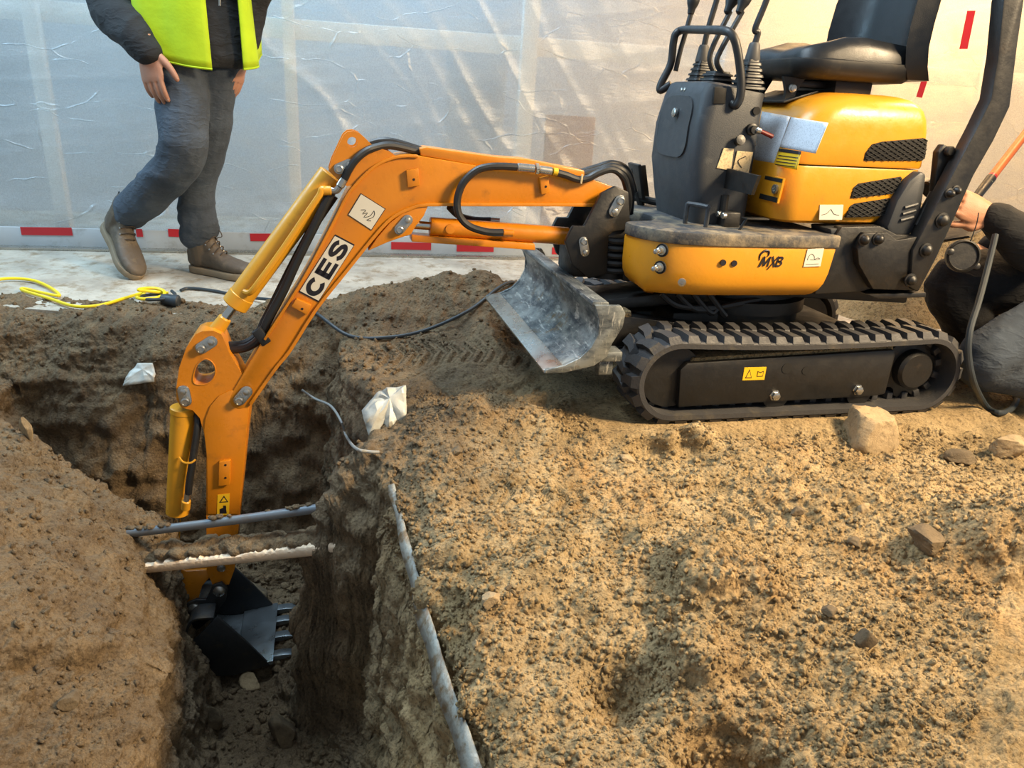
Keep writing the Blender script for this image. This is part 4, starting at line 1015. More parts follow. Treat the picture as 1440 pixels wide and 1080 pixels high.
# hose guard on top of the boom
obj('hose_guard', prism(pl([(590, 209), (600, 207), (700, 221), (740, 224), (822, 240), (822, 252), (740, 240), (671, 233), (592, 219)], .045), -.045, .045, .003), 'orange', boom, label='orange steel hose guard')
for (u, v, w, h_) in ((580.5, 250, 19, 27), (765.5, 260, 14, 27)):
    q = pl([(u-w/2, v-h_/2+3), (u+w/2-2, v-h_/2), (u+w/2, v+h_/2-3), (u-w/2+2, v+h_/2)], Yb); tb = obj('clamp_block', prism(q, Yb-.008, Yb+.008, .002), 'orange', boom)
    x, _, z = pm(u+1, v+2, Yb); obj('screw_hole', cyl((x, Yb+.006, z), (x, Yb+.0088, z), .0035, n=10), 'dark', tb)
q = pl([(410, 430), (417, 419), (438, 428), (432, 442)], Yb); tb = obj('clamp_block', prism(q, Yb-.008, Yb+.010, .002), 'orange', boom); x, _, z = pm(425, 433, Yb); obj('screw_hole', cyl((x, Yb+.008, z), (x, Yb+.0108, z), .0035, n=10), 'dark', tb)
# stickers on the boom
st_ = pl([(507.5, 272), (542.5, 294), (522.5, 324.5), (489, 302.5)], Yb)
so = obj('label', prism(st_, Yb-.007, Yb-.0042), 'ink', boom, label='cream sticker with a diagram')
def inset(poly, f): c = np.mean(poly, 0); return [tuple(c+(np.array(p)-c)*f) for p in poly]
obj('label_face', prism(inset(st_, .95), Yb-.0045, Yb-.0036), 'white', so)
def spt(s, t, P4, y): a = np.array(P4[0])*(1-s)+np.array(P4[1])*s; c = np.array(P4[3])*(1-s)+np.array(P4[2])*s; q = a*(1-t)+c*t; return (q[0], y, q[1])
obj('label_drawing', tube([spt(s, t, st_, Yb-.0032) for s, t in ((.3, .55), (.45, .45), (.42, .65), (.55, .5), (.52, .72), (.68, .55), (.7, .3), (.8, .5), (.66, .75), (.8, .7))], .0008, 4, 3), 'ink', so)
ces = pl([(471.5, 330), (499, 344.5), (447.5, 425.5), (420, 411)], Yb)
ces_o = obj('ces_sign', prism(ces, Yb-.007, Yb-.0042), 'ink', boom, label='white CES sign with black border')
obj('sign_face', prism(inset(ces, .955), Yb-.0045, Yb-.0036), 'white', ces_o)
A0 = np.array(ces[0]); Bq = np.array(ces[1]); Cq = np.array(ces[2]); Dq = np.array(ces[3])
def on_sign(x, y):
    # text runs upward along the boom: starts at the lower end, letter tops to the upper-left
    s, t = .03+.94*x/3.0, .12+.76*y; base = Cq*(1-s)+Bq*s; topq = Dq*(1-s)+A0*s; q = base*(1-t)+topq*t; return (q[0], Yb-.0031, q[1])
lo = obj('sign_lettering', letter_mesh(stroke_letters([(0, 1, LET['C']), (1.0, 1, LET['E']), (2.0, 1, LET['S'])]), on_sign), 'ink', ces_o, None); lo['label'] = 'heavy black letters CES'
# ---- boom cylinder
bc0, bc1 = pm(605, 319, .012), pm(800, 333, .012)
bc = obj('boom_cylinder', cyl((bc0[0], 0, bc0[2]), (bc1[0], 0, bc1[2]), .0265, n=24, off=.002), 'orange', EX, label='orange boom lift cylinder')
cp = pm(570, 316, .012); obj('rod', cyl((cp[0], 0, cp[2]), (bc0[0]-.02, 0, bc0[2]), .0125, n=18), 'rod', bc)
x, _, z = pm(633, 322, .026); obj('port_boss', lathe([(.0135, 0), (.0135, .008), (0, .009)], (x, .022, z), (0, 1, 0), 16), 'orange', bc)
g = pl([(579, 331), (752, 343), (753, 352), (579, 340)], .03); obj('rod_guard', prism(g, -.03, .03, .002), 'orange', bc, label='flat orange rod guard')
x0_, x1_ = pm(707, 327, .04), pm(722, 328, .04); obj('hose_fitting', cyl(x0_, x1_, .0105, n=12, off=.002), 'orange', bc)
# hoses on the boom
def hose(px, y, r=.0095, name='hose', n=10, par=boom, mat='hose'):
    pts = [pm(p[0], p[1], p[2] if len(p) > 2 else y) for p in px]; return obj(name, tube(pts, r, n, 7), mat, par)
hose([(727, 235), (705, 234), (685, 235), (668, 241), (651, 258), (643, 282), (646, 303), (660, 318), (685, 326), (707, 327)], .078, .0105)
hose([(632, 291, .0), (645, 303, -.02), (665, 309, -.03), (690, 310, -.03)], -.02, .010); obj('hose_fitting', cyl(pm(689, 310, -.03), pm(702, 311, -.03), .010, n=12), 'chrome', boom)
obj('hose_fitting', cyl(pm(727, 235, .078), pm(752, 237.5, .078), .0115, n=12, off=.002), 'chrome', boom); obj('hose_fitting', cyl(pm(753, 237, .078), pm(757, 237, .078), .016, n=6), 'chrome', boom); obj('hose_fitting', cyl(pm(758, 238.5, .078), pm(776, 241, .078), .0115, n=12, off=.002), 'chrome', boom)
obj('hose_band', cyl(pm(778, 241, .078), pm(784, 242, .078), .0105, n=12), 'warnyellow', boom)
hose([(776, 241), (795, 246), (812, 252), (826, 251), (842, 243), (860, 238), (874, 246), (881, 262, .05), (884, 290, .03), (870, 330, .0)], .070, .0105)
hose([(820, 245, .03), (840, 240, .03), (862, 234, .03), (880, 244, .03), (888, 268, .0), (886, 300, -.03)], .03, .0105)
hose([(815, 243, -.02), (838, 236, -.02), (862, 230, -.02), (882, 240, -.03), (892, 270, -.04)], -.02, .0105)
obj('cable_tie', cyl(pm(819, 245, .08), pm(817, 258, .08), .003, n=6), 'tan_paper', boom)
hose([(484, 252, .055), (491, 238, .06), (500, 225, .06), (514, 213, .055), (530, 207, .045), (552, 205, .035), (592, 214, .02)], .05, .0105)
hose([(518, 203, .0), (535, 199, .0), (555, 200, .0), (592, 211, .0)], 0, .0105)
hose([(520, 204, -.025), (540, 198, -.025), (562, 202, -.025), (592, 211, -.025)], 0, .0105)
obj('hose_fitting', cyl(pm(484, 252, .055), pm(478, 262, .055), .011, n=12), 'chrome', boom)
hose([(478, 262, .055), (473, 268, .05), (466, 268, .045)], .05, .009, 'pipe_elbow', mat='chrome')
hose([(466, 270, .03), (448, 306, .035), (420, 362, .035), (398, 410, .035), (378, 448, .035), (366, 474, .03), (352, 486, .02), (335, 491, .01), (312, 491, .0)], .03, .0125)
hose([(470, 275, .0), (440, 320, .0), (412, 372, .0), (388, 420, .0), (372, 452, .0), (360, 474, .0), (340, 485, .0), (315, 486, .0)], .0, .0125)
obj('hose_clamp', box(pm(368, 473, .045), (.03, .02, .05), .004, rot=('Y', .6)), 'hose', boom)
# ---- stick cylinder
sc0, sc1 = np.array(pm(466, 246, .015)), np.array(pm(330, 430, .015)); sc0[1] = sc1[1] = 0
scy = obj('stick_cylinder', cyl(sc0, sc1, .0345, n=28, off=.003), 'cylinder', EX, label='long yellow stick cylinder above the boom')
dv = (sc1-sc0)/np.linalg.norm(sc1-sc0)
obj('gland', cyl(sc1-dv*.035, sc1+dv*.004, .0365, n=28, off=.003), 'cylinder', scy)
e1 = np.array(pm(313, 453, .015)); e1[1] = 0; e2 = np.array(pm(296, 478, .015)); e2[1] = 0
obj('rod', cyl(sc1, e1, .0125, n=18), 'rod', scy); obj('rod_eye', cyl(e1-dv*.012, e2, .018, .024, n=18, off=.003), 'cylinder', scy)
a = sc0+np.array([0, 0, 0]); ppx = [(462, 269, .05), (452, 268, .05), (445, 278, .055), (420, 322, .055), (380, 378, .055), (346, 412, .05), (338, 408, .03)]
ppx = [(462, 268, .045), (453, 266, .05), (449, 275, .052), (432, 300, .052), (398, 350, .052), (366, 394, .052), (352, 411, .045), (344, 410, .03)]
obj('hard_line', tube([pm(*p) for p in ppx], .0085, 10, 6), 'cylinder', scy, label='thin yellow steel hydraulic line')
obj('line_boss', cyl(pm(466, 268, .045), pm(450, 268, .045), .0125, n=14, off=.002), 'cylinder', scy)
# ---- stick
Ys = .046
stk_px = [(275, 470), (284, 466), (300, 465), (311, 470), (317, 482), (322, 496), (338, 522), (350, 545), (352, 577), (347, 620), (337, 722), (330, 800), (322, 822), (300, 824), (291, 805), (290, 722), (290, 627), (286, 606), (281, 588), (271, 577), (255, 573), (248, 562), (248, 545), (252, 517), (262, 489)]
hw = [(287, 505), (296, 507), (302, 515), (303, 524), (299, 534), (290, 540), (278, 541), (272, 537), (272, 528), (277, 513)]
hp = [(v.x, v.z) for v in spline([Vector((x, 0, z)) for x, z in pl(hw, Ys)], 3, True)]
stick = obj('stick', prism_hole(pl(stk_px, Ys), hp, -Ys, Ys), 'orange', EX, label='orange dipper stick reaching down into the trench')
# the rounded cheek plate and the open window in the head
chk = pl([(350, 556), (350, 577), (346, 625), (336, 722), (292, 722), (291, 640), (287, 605), (289, 588), (296, 570), (308, 556), (322, 549), (336, 548)], Ys); obj('cheek_plate', prism(chk, Ys-.001, Ys+.005, .002), 'orange', stick)
obj('window_rim', tube([(x, Ys+.0005, z) for x, z in hp], .002, 6, 0, closed=True), 'orange', stick)
pinplate(283.5, 489, 297.5, 480, Ys, stick, .0165); pinplate(261.5, 563, 258.5, 549, Ys, stick, .0165); pinplate(337, 562, 347, 550, Yb-.004, boom, .0165)
q = pl([(309, 646), (325, 644), (324, 678), (308, 680)], Ys); tb = obj('clamp_block', prism(q, Ys+.003, Ys+.018, .002), 'orange', stick)
for v in (654, 672): x, _, z = pm(317, v, Ys+.018); obj('screw_hole', cyl((x, Ys+.015, z), (x, Ys+.0188, z), .0035, n=10), 'dark', tb)
q = pl([(306, 696), (323, 694), (322, 724), (305, 725)], Ys+.006); wl_ = obj('warning_label', prism(q, Ys+.004, Ys+.0062), 'warnyellow', stick, label='yellow warning sticker with triangle')
obj('triangle_mark', prism(pl([(308, 707), (321, 706), (315, 697)], Ys+.0065), Ys+.006, Ys+.0068), 'ink', wl_); obj('triangle_mark', prism(pl([(310.5, 705.6), (318.8, 705), (314.8, 699.5)], Ys+.0068), Ys+.0065, Ys+.0073), 'warnyellow', wl_)
obj('pictogram', prism(pl([(309, 722), (309, 716), (314, 714), (314, 711), (318, 711), (318, 716), (319, 722)], Ys+.0065), Ys+.006, Ys+.0068), 'ink', wl_)
# ---- bucket cylinder and linkage
k0, k1 = np.array(pm(257, 574, .01)), np.array(pm(249, 724, .01)); k0[1] = k1[1] = 0
kc = obj('bucket_cylinder', cyl(k0, k1, .0335, n=26, off=.003), 'cylinder', EX, label='yellow bucket cylinder hanging beside the stick')
dv = (k1-k0)/np.linalg.norm(k1-k0); obj('collar', cyl(k0+dv*.0, k0+dv*.02, .036, n=26, off=.003), 'cylinder', kc)
k2 = k1+dv*.19; obj('rod', cyl(k1, k2, .0125, n=16), 'rod', kc)
hose([(276, 578, .0), (278, 596, .03), (272, 640, .045), (266, 680, .05), (265, 694, .05)], .04, .0105, par=kc); obj('hose_fitting', cyl(pm(265, 686, .05), pm(262, 705, .05), .0085, n=12), 'chrome', kc)
obj('line_boss', cyl(pm(262, 704, .05), pm(261, 716, .045), .013, n=12, off=.002), 'cylinder', kc); obj('hose_clip', tube([pm(252, 643, .038), pm(258, 650, .052), pm(268, 651, .06), pm(275, 646, .056)], .003, 6, 4), 'cylinder', kc)
lk = pl([(236, 803), (246, 799), (262, 805), (290, 803), (296, 812), (284, 826), (276, 852), (266, 856), (258, 850), (246, 828)], .05)
obj('bucket_link', prism(lk, .030, .044, .003), 'orange', EX); obj('bucket_link', prism(lk, -.044, -.030, .003), 'orange', EX)
for u, v in ((241, 811), (311, 799)): x, _, z = pm(u, v, .05); obj('link_pin', lathe([(.013, -.1), (.013, .008), (.008, .012), (0, .012)], (x, .044, z), (0, 1, 0), 16), 'chrome', EX)
# ---- bucket
YB0, YB1 = -.155, .14
sidep = pl([(306, 866), (281, 892), (257, 916), (262, 934), (275, 943), (297, 950), (330, 948), (380, 934), (345, 900)], YB1)
bk2 = empty('bucket'); bk2.parent = EX; bk2['label'] = 'black digging bucket with bright worn teeth'
for y in (YB1, YB0): obj('side_plate', prism(sidep, y-.005, y+.005, .0015), 'bucket', bk2)
shp = pl([(300, 868), (270, 872), (259, 893), (256, 916), (262, 934), (275, 943), (297, 950), (330, 948), (381, 934)], YB1)
sp_ = [tuple(q) for q in [(v.x, v.z) for v in spline([Vector((x, 0, z)) for x, z in shp], 4)]]
inn = []
for i, p in enumerate(sp_):
    d = np.array(sp_[min(i+1, len(sp_)-1)])-np.array(sp_[max(i-1, 0)]); d = d/np.linalg.norm(d); n_ = np.array([-d[1], d[0]]); c = np.mean(sidep, 0)
    if np.dot(c-np.array(p), n_) < 0: n_ = -n_
    inn.append(tuple(np.array(p)+n_*.008))
obj('shell', prism(sp_+inn[::-1], YB0, YB1, .001), 'bucket', bk2)
lip = pl([(330, 945), (384, 933), (384, 928), (332, 940)], YB1); obj('cutting_lip', prism(lip, YB0-.004, YB1+.004, .001), 'bucketin', bk2)
lin_ = pl([(352, 936), (378, 931), (330, 890), (318, 884)], YB1)
d = np.array(lip[1])-np.array(lip[0]); d = d/np.linalg.norm(d); n_ = np.array([-d[1], d[0]])
if n_[1] < 0: n_ = -n_
L0 = np.array(lip[1])
for y in (YB1-.035, (YB0+YB1)/2+.02, YB0+.085, YB0+.02):
    t0, t1, t2 = L0-d*.03, L0+d*.03, L0+d*.062
    poly = [tuple(t0-n_*.008), tuple(t0+n_*.012), tuple(t1+n_*.010), tuple(t2+n_*.002), tuple(t2-n_*.003), tuple(t1-n_*.008)]
    obj('tooth', prism(poly, y-.0155, y+.0155, .002), 'bucketin', bk2, label='bright worn steel tooth')
# polished floor plate inside
fp = [tuple(np.array(inn[-1-i])) for i in range(0, 13)]; fp2 = [tuple(np.array(p)+np.array([.0, .0025])) for p in fp]
obj('worn_floor', prism(fp+[tuple(np.array(p)+.003*np.array([n_[0], n_[1]])) for p in fp[::-1]], YB0+.006, YB1-.006), 'bucketin', bk2)
earp = pl([(300, 822), (312, 818), (320, 826), (318, 842), (300, 866), (282, 882), (262, 892), (258, 868), (262, 848), (276, 842), (290, 842)], .062)
for y in (.062, -.062): obj('hanger_plate', prism(earp, y-.006, y+.006, .002), 'bucket', bk2)
for u, v in ((308, 831), (273, 856)): x, _, z = pm(u, v, .068); obj('pin', lathe([(.018, -.15), (.018, .010), (.012, .014), (.0, .014)], (x, .062, z), (0, 1, 0), 18), 'chrome', bk2)

# ================================================================== people
def limb(b, pts, rads, n=16, sub=6):
    """tapered limb: points with one radius each"""
    P_ = spline(pts, sub); R_ = [v.x for v in spline([(r, 0, 0) for r in rads], sub)]; m = len(P_)
    tube(P_, lambda t: max(.004, R_[min(m-1, int(round(t*(m-1))))]), n, 0, b)
    for p, r in ((P_[0], R_[0]), (P_[-1], R_[-1])):
        nb = B(); bmesh.ops.create_uvsphere(nb, u_segments=14, v_segments=8, radius=r*.98)
        for v in nb.verts: v.co += p
        merge(b, nb)
    return b
def torso(b, secs, fx_, fy_):
    """secs: (centre, half width, half depth); fx_/fy_ = side and forward unit vectors"""
    rs = []
    for c, w, d in secs:
        c = Vector(c); rs.append([c+fx_*(w*math.cos(t))*1.0+fy_*(d*math.sin(t)) for t in [2*math.pi*k/24 for k in range(24)]])
    return rings(rs, True, b)
def mat_from(o, x, y, z): return Matrix(((x[0], y[0], z[0], o[0]), (x[1], y[1], z[1], o[1]), (x[2], y[2], z[2], o[2]), (0, 0, 0, 1)))
def hand_shapes(curl=(.35, .3, .3, .35), spread=.10, thumb=.9):
    """local: wrist at origin, fingers along +x, thumb side +y, back of the hand +z"""
    b = B()
    rs = []
    for x, w, d, cy in ((-.05, .027, .021, 0), (-.01, .028, .020, 0), (.02, .036, .017, .002), (.05, .042, .015, .003), (.078, .043, .0135, .002), (.092, .041, .011, .001)):
        rs.append([(x, cy+w*math.cos(t), d*math.sin(t)) for t in [2*math.pi*k/18 for k in range(18)]])
    rings(rs, True, b)
    tips = []
    for k, (y, L, r, c) in enumerate(((.030, .072, .0092, curl[0]), (.010, .080, .0095, curl[1]), (-.010, .075, .0092, curl[2]), (-.029, .058, .0082, curl[3]))):
        a = 0; x, z = .082, .0; pts = [(x-.02, y*.95, z)]; dy = y*spread*3
        pts.append((x, y, z+.001))
        for f, s in ((.45, .35), (.30, .8), (.25, .6)):
            a += c*s; x += L*f*math.cos(a); z -= L*f*math.sin(a); y += dy*f*.35; pts.append((x, y, z))
        limb(b, pts, [r*1.0, r*1.08, r*1.02, r*.95, r*.80], 10, 4); tips.append((Vector(pts[-1]), a, r))
    pts = [(.005, .022, -.004), (.032, .046, -.010), (.055, .062*thumb+.004, -.014), (.078, .070*thumb+.006, -.018), (.092, .072*thumb+.008, -.021)]
    limb(b, pts, [.015, .0145, .0115, .0105, .0085], 10, 4); tips.append((Vector(pts[-1]), .2, .009))
    return b, tips
def add_hand(name, M4, parent, mat, **kw):
    b, tips = hand_shapes(**kw); me = remeshed(b, .0032, 3); me.transform(M4)
    o = meshobj(name, me, mat, parent)
    for p, a, r in tips:
        nb = B(); bmesh.ops.create_uvsphere(nb, u_segments=10, v_segments=6, radius=1)
        for v in nb.verts: v.co = Vector((v.co.x*r*.75, v.co.y*r*.68, v.co.z*r*.22))
        R = Matrix.Rotation(a, 4, 'Y')
        nb.transform(M4 @ Matrix.Translation(p+Vector((-.002, 0, r*.62))) @ R); obj('fingernail', nb, 'nail', o, 60)
    return o
def body_mesh(limbs, secs, fx_, fy_, head=None):
    b = B()
    for pts, r in limbs: limb(b, pts, r, 12, 4)
    torso(b, secs, fx_, fy_)
    if head:
        c, up = Vector(head[0]), Vector(head[1]); nb = B(); bmesh.ops.create_uvsphere(nb, u_segments=20, v_segments=14, radius=1)
        for v in nb.verts:
            q = v.co.copy(); q.z *= .118; w = .075*(1-.18*max(0, -v.co.z)); v.co = c + fx_*(q.x*w) + fy_*(q.y*.092) + Vector((0, 0, q.z))
        merge(b, nb)
        nose = B(); cyl(c+fy_*.085+Vector((0, 0, .012)), c+fy_*.112+Vector((0, 0, -.025)), .008, .013, 10, b=nose); merge(b, nose)
        for s in (-1, 1):
            ear = B(); bmesh.ops.create_uvsphere(ear, u_segments=8, v_segments=6, radius=.02)
            for v in ear.verts: v.co = c + fx_*(s*.074)+fx_*(v.co.x*.4)+fy_*(v.co.y*.8)+Vector((0, 0, v.co.z*1.4))
            merge(b, ear)
    return b
def boot(name, heel, f, u, parent, lab=None):
    """boot: heel point on the sole, f = toe direction, u = up"""
    f = Vector(f).normalized(); u = Vector(u); u = (u-f*u.dot(f)).normalized(); s = u.cross(f)
    M4 = mat_from(heel, f, s, u)
    b = B(); rs = []
    for x, w, h, z0 in ((-.004, .026, .085, .03), (.015, .034, .10, .028), (.06, .037, .105, .028), (.10, .037, .095, .028), (.145, .042, .075, .027), (.19, .049, .060, .026), (.235, .050, .050, .026), (.275, .044, .042, .027), (.300, .030, .032, .028), (.310, .014, .022, .030)):
        ring = []
        for k in range(20):
            t = 2*math.pi*k/20; cy, sz = math.cos(t), math.sin(t)
            ring.append((x, w*math.copysign(abs(cy)**.75, cy), z0-.004+(h)*(.5+.5*math.copysign(abs(sz)**.8, sz))))
        rs.append(ring)
    rings(rs, True, b)
    limb(b, [(.050, 0, .06), (.052, 0, .11), (.050, 0, .155), (.048, 0, .185)], [.045, .050, .050, .050], 16, 4)
    limb(b, [(.14, 0, .075), (.105, 0, .105), (.085, 0, .14)], [.030, .034, .034], 12, 4)
    me = remeshed(b, .005, 3, .0012, 30); me.transform(M4); o = meshobj(name, me, 'boot', parent); 
    if lab: o['label'] = lab
    out = []
    for x, w in ((-.010, .0), (-.006, .020), (.008, .034), (.03, .040), (.08, .041), (.12, .041), (.165, .047), (.21, .054), (.25, .052), (.285, .042), (.308, .022), (.316, 0)): out.append((x, w))
    poly = out+[(x, -w) for x, w in reversed(out[1:-1])]
    so = slab(poly, 0, .028, .004); 
    for v in so.verts: v.co.z += .012*max(0, (v.co.x-.22)/.1)**2
    so.transform(M4); obj('sole', so, 'sole', o, 50, label='pale tan rubber sole')
    for k in range(6):
        t = k/5; x = .165-.085*t; z = .098+.085*t; hw = .019+.004*t
        lb_ = tube([(x-.012, -hw-.010, z-.022+.004*t), (x+.004, -hw*.5, z+.004+.006*t), (x+.006, hw*.6, z+.006+.006*t), (x-.010, hw+.010, z-.018+.004*t)], .0024, 6, 4); lb_.transform(M4); obj('lace', lb_, 'lace', o)
        for sgn in (-1, 1):
            e = lathe([(.0035, 0), (.0035, .003), (.001, .0035)], (x-.010, sgn*(hw+.011), z-.018), (.3, sgn, .4), 8); e.transform(M4); obj('eyelet', e, 'chrome', o)
    lp_ = tube([(.10, .02, .175), (.125, .03, .185), (.14, .028, .160), (.12, .02, .15), (.135, .015, .12)], .002, 6, 5); lp_.transform(M4); obj('lace', lp_, 'lace', o)
    pt = tube([(-.004, -.006, .175), (-.02, -.006, .185), (-.024, 0, .16), (-.012, .006, .135), (-.002, .006, .14)], .0025, 6, 4); pt.transform(M4); obj('pull_loop', pt, 'hose', o)
    return o
# ---- the person walking by the sheet
A1 = empty('person', (-1.29, 3.12, 0)); tag(A1, 'person in open yellow hi-vis vest and slate trousers stepping past the sheet, hand on thigh', 'person')
bpy.context.view_layer.update()
inv1 = Matrix.Translation((1.29, -3.12, 0))
def L1(me): me.transform(inv1); return me
fwd = Vector((math.sin(.42), -math.cos(.42), 0)); sd = Vector((math.cos(.42), math.sin(.42), 0))
hipN, hipF = (-1.335, 3.07, .88), (-1.205, 3.16, .88)
knN, knF = (-1.300, 2.99, .505), (-1.265, 3.17, .50)
anN, anF = (-1.615, 3.15, .25), (-1.350, 3.19, .13)
shN, shF = (-1.455, 3.045, 1.36), (-1.075, 3.215, 1.36)
elN, elF = tuple(ony(156, 8, 3.06)), tuple(ony(352, 2, 3.2)); wrN, wrF = tuple(ony(206, 72, 2.93)), tuple(ony(337, 80, 3.16))
tc = lambda z, k=0: (-1.268, 3.125, z)
bd = body_mesh([([hipN, tuple(ony(258, 185, 2.99)), tuple(ony(254, 217, 2.99)), tuple(ony(212, 272, 3.06)), anN], [.07, .055, .048, .042, .036]), ([hipF, tuple(ony(292, 185, 3.16)), tuple(ony(287, 215, 3.17)), tuple(ony(277, 260, 3.18)), tuple(ony(278, 322, 3.19))], [.07, .06, .048, .042, .036]), ([shN, (-1.515, 3.045, 1.18), elN, tuple(ony(180, 36, 2.99)), wrN], [.045, .035, .028, .028, .024]), ([shF, elF, wrF], [.05, .04, .027]), ([tc(1.4), tc(1.56)], [.06, .055])],
    [(tc(.84), .15, .10), (tc(1.0), .14, .10), (tc(1.2), .17, .11), (tc(1.36), .19, .105), (tc(1.44), .10, .07)], sd, fwd, ((-1.268, 3.10, 1.66), (0, 0, 1)))
meshobj('body', L1(remeshed(bd, .008, 4)), 'skin', A1)
hb = B(); bmesh.ops.create_uvsphere(hb, u_segments=20, v_segments=12, radius=1)
for v in hb.verts: v.co = Vector((-1.268, 3.108, 1.685))+sd*(v.co.x*.084)+fwd*(v.co.y*.098)+Vector((0, 0, max(v.co.z, -.15)*.108))
hb.transform(inv1); obj('hard_hat', hb, 'white', A1, 60)
for s in (-1, 1):
    e = Vector((-1.268, 3.10, 1.655))+fwd*.083+sd*(s*.03); eb = B(); bmesh.ops.create_uvsphere(eb, u_segments=10, v_segments=6, radius=.011); eb.transform(Matrix.Translation(e)); eb.transform(inv1); obj('eye', eb, 'ink', A1, 60)
tr = B()
limb(tr, [(-1.325, 3.09, .86), tuple(ony(256, 140, 3.03)), tuple(ony(258, 185, 2.99)), tuple(ony(256, 215, 2.99)), tuple(ony(238, 243, 3.01)), tuple(ony(212, 272, 3.06)), tuple(ony(186, 297, 3.14))], [.098, .092, .084, .082, .077, .073, .070])
limb(tr, [(-1.215, 3.16, .86), tuple(ony(297, 140, 3.15)), tuple(ony(292, 185, 3.16)), tuple(ony(287, 215, 3.17)), tuple(ony(277, 250, 3.18)), tuple(ony(276, 290, 3.19)), tuple(ony(278, 322, 3.19))], [.096, .086, .078, .074, .072, .068, .060])
torso(tr, [((-1.275, 3.13, .83), .15, .10), ((-1.27, 3.13, .90), .155, .10), ((-1.27, 3.13, .97), .15, .10)], sd, fwd)
for k, (u, v, r) in enumerate(((281, 318, .068), (279, 308, .071), (279, 299, .067), (277, 328, .064))):
    limb(tr, [tuple(ony(u-2, v, 3.19)), tuple(ony(u+2, v+2, 3.19))], [r, r], 16, 2)
meshobj('trousers', L1(remeshed(tr, .006, 3, .009, 5.5, (1.0, 1.0, 1.5), .0025)), 'jeans', A1)['label'] = 'slate grey work trousers with gathered cuffs'
sw = B()
limb(sw, [shN, (-1.515, 3.045, 1.18), elN, tuple(ony(180, 36, 2.99)), tuple(ony(200, 62, 2.94))], [.075, .072, .075, .072, .058])
limb(sw, [tuple(ony(199, 61, 2.94)), tuple(ony(208, 73, 2.93))], [.056, .050])
limb(sw, [shF, (-1.04, 3.22, 1.18), elF, tuple(ony(346, 45, 3.18)), tuple(ony(339, 72, 3.16))], [.075, .068, .062, .055, .048])
torso(sw, [(tc(.83), .172, .128), (tc(.86), .184, .138), (tc(.92), .180, .134), (tc(1.05), .165, .118), (tc(1.25), .185, .12), (tc(1.38), .185, .11), (tc(1.46), .09, .07)], sd, fwd)
meshobj('sweatshirt', L1(remeshed(sw, .0075, 4, .006, 9, (1, 1, 1.5), .002)), 'sweater', A1)['label'] = 'black sweatshirt with ribbed cuffs'
# open vest: a shell round the chest with a gap at the front
def vest(center, top, hem, gap0, gap1, mat, parent, inv, sd, fwd, scale=1.0):
    b = B(); n = 64; rows_ = 24; g = []
    for j in range(rows_+1):
        t = j/rows_; row = []
        for i in range(n+1):
            a = gap0+(gap1-gap0)*i/n
            edge_ = min(i, n-i)/n
            zh = hem(a); z = top+(zh-top)*t
            w = (.205+.010*math.sin(7*a+3*t)+.018*t)*scale; d = (.150+.008*math.sin(5*a)+.02*t)*scale
            if z > 1.30: w *= 1-.35*(z-1.30)/.16; d *= 1-.25*(z-1.30)/.16
            flare = .02*t*max(0, 1-edge_*8)
            p = Vector((center[0], center[1], z))+sd*((w+flare)*math.cos(a))+fwd*((d+flare)*math.sin(a))
            row.append(b.verts.new(p))
        g.append(row)
    for j in range(rows_):
        for i in range(n): b.faces.new((g[j][i], g[j][i+1], g[j+1][i+1], g[j+1][i]))
    b.transform(inv); o = obj('vest', b, mat, parent, None)
    for p in o.data.polygons: p.use_smooth = True
    m = o.modifiers.new('t', 'SOLIDIFY'); m.thickness = .006; m.offset = 0
    hemb = tube([g_ for g_ in [v.co.copy() for v in o.data.vertices][-(n+1):]], .0045, 6, 0); obj('hem_binding', hemb, mat, o)
    return o
h0 = math.radians(90)
def hem1(a):
    # angle 0 = wearer's left side (image right), 90 deg = front
    d = math.degrees(a) % 360
    return float(np.interp(d, [0, 20, 52, 82, 100, 130, 170, 200, 270, 330, 360], [.88, .845, .83, .825, .83, .845, .875, .90, .90, .89, .88]))
vs = vest((-1.268, 3.125), 1.46, hem1, math.radians(82), math.radians(360+53), 'hivis', A1, inv1, sd, fwd); vs['label'] = 'bright yellow hi-vis vest hanging open'
obj('zip_pull', cyl(Vector(ony(309, -2, 2.96))+Vector((1.29, -3.12, 0)), Vector(ony(309, 8, 2.96))+Vector((1.29, -3.12, 0)), .004, n=8), 'chrome', vs)
boot('boot', Vector((-1.405, 3.205, .002))-Vector((-1.29, 3.12, 0)), (.95, -.30, 0), (0, 0, 1), A1, 'brown leather work boot flat on the slab')
hl_ = Vector((-1.752, 3.195, .165)); tl_ = Vector((-1.585, 3.035, .006))
boot('boot', hl_-Vector((-1.29, 3.12, 0)), tl_-hl_, Vector(knN)-Vector(anN), A1, 'brown leather work boot with heel raised')
wv = Vector(wrN); xh = Vector(ony(218, 128, 2.92))-wv; xh.normalize(); zh = Vector((-.25, -1, .1)); zh = (zh-xh*zh.dot(xh)).normalized(); yh = zh.cross(xh)
add_hand('hand', inv1 @ mat_from(wv, xh, yh, zh) @ Matrix.Scale(1.1, 4), A1, 'skin', curl=(.22, .30, .34, .4), spread=.05, thumb=.95)
wv = Vector(wrF); xh = (Vector(ony(331, 122, 3.14))-wv).normalized(); zh = Vector((1, -.2, .1)); zh = (zh-xh*zh.dot(xh)).normalized(); yh = zh.cross(xh)
add_hand('hand', inv1 @ mat_from(wv, xh, yh, zh), A1, 'skin', curl=(.4, .45, .5, .5), spread=.03, thumb=.8)

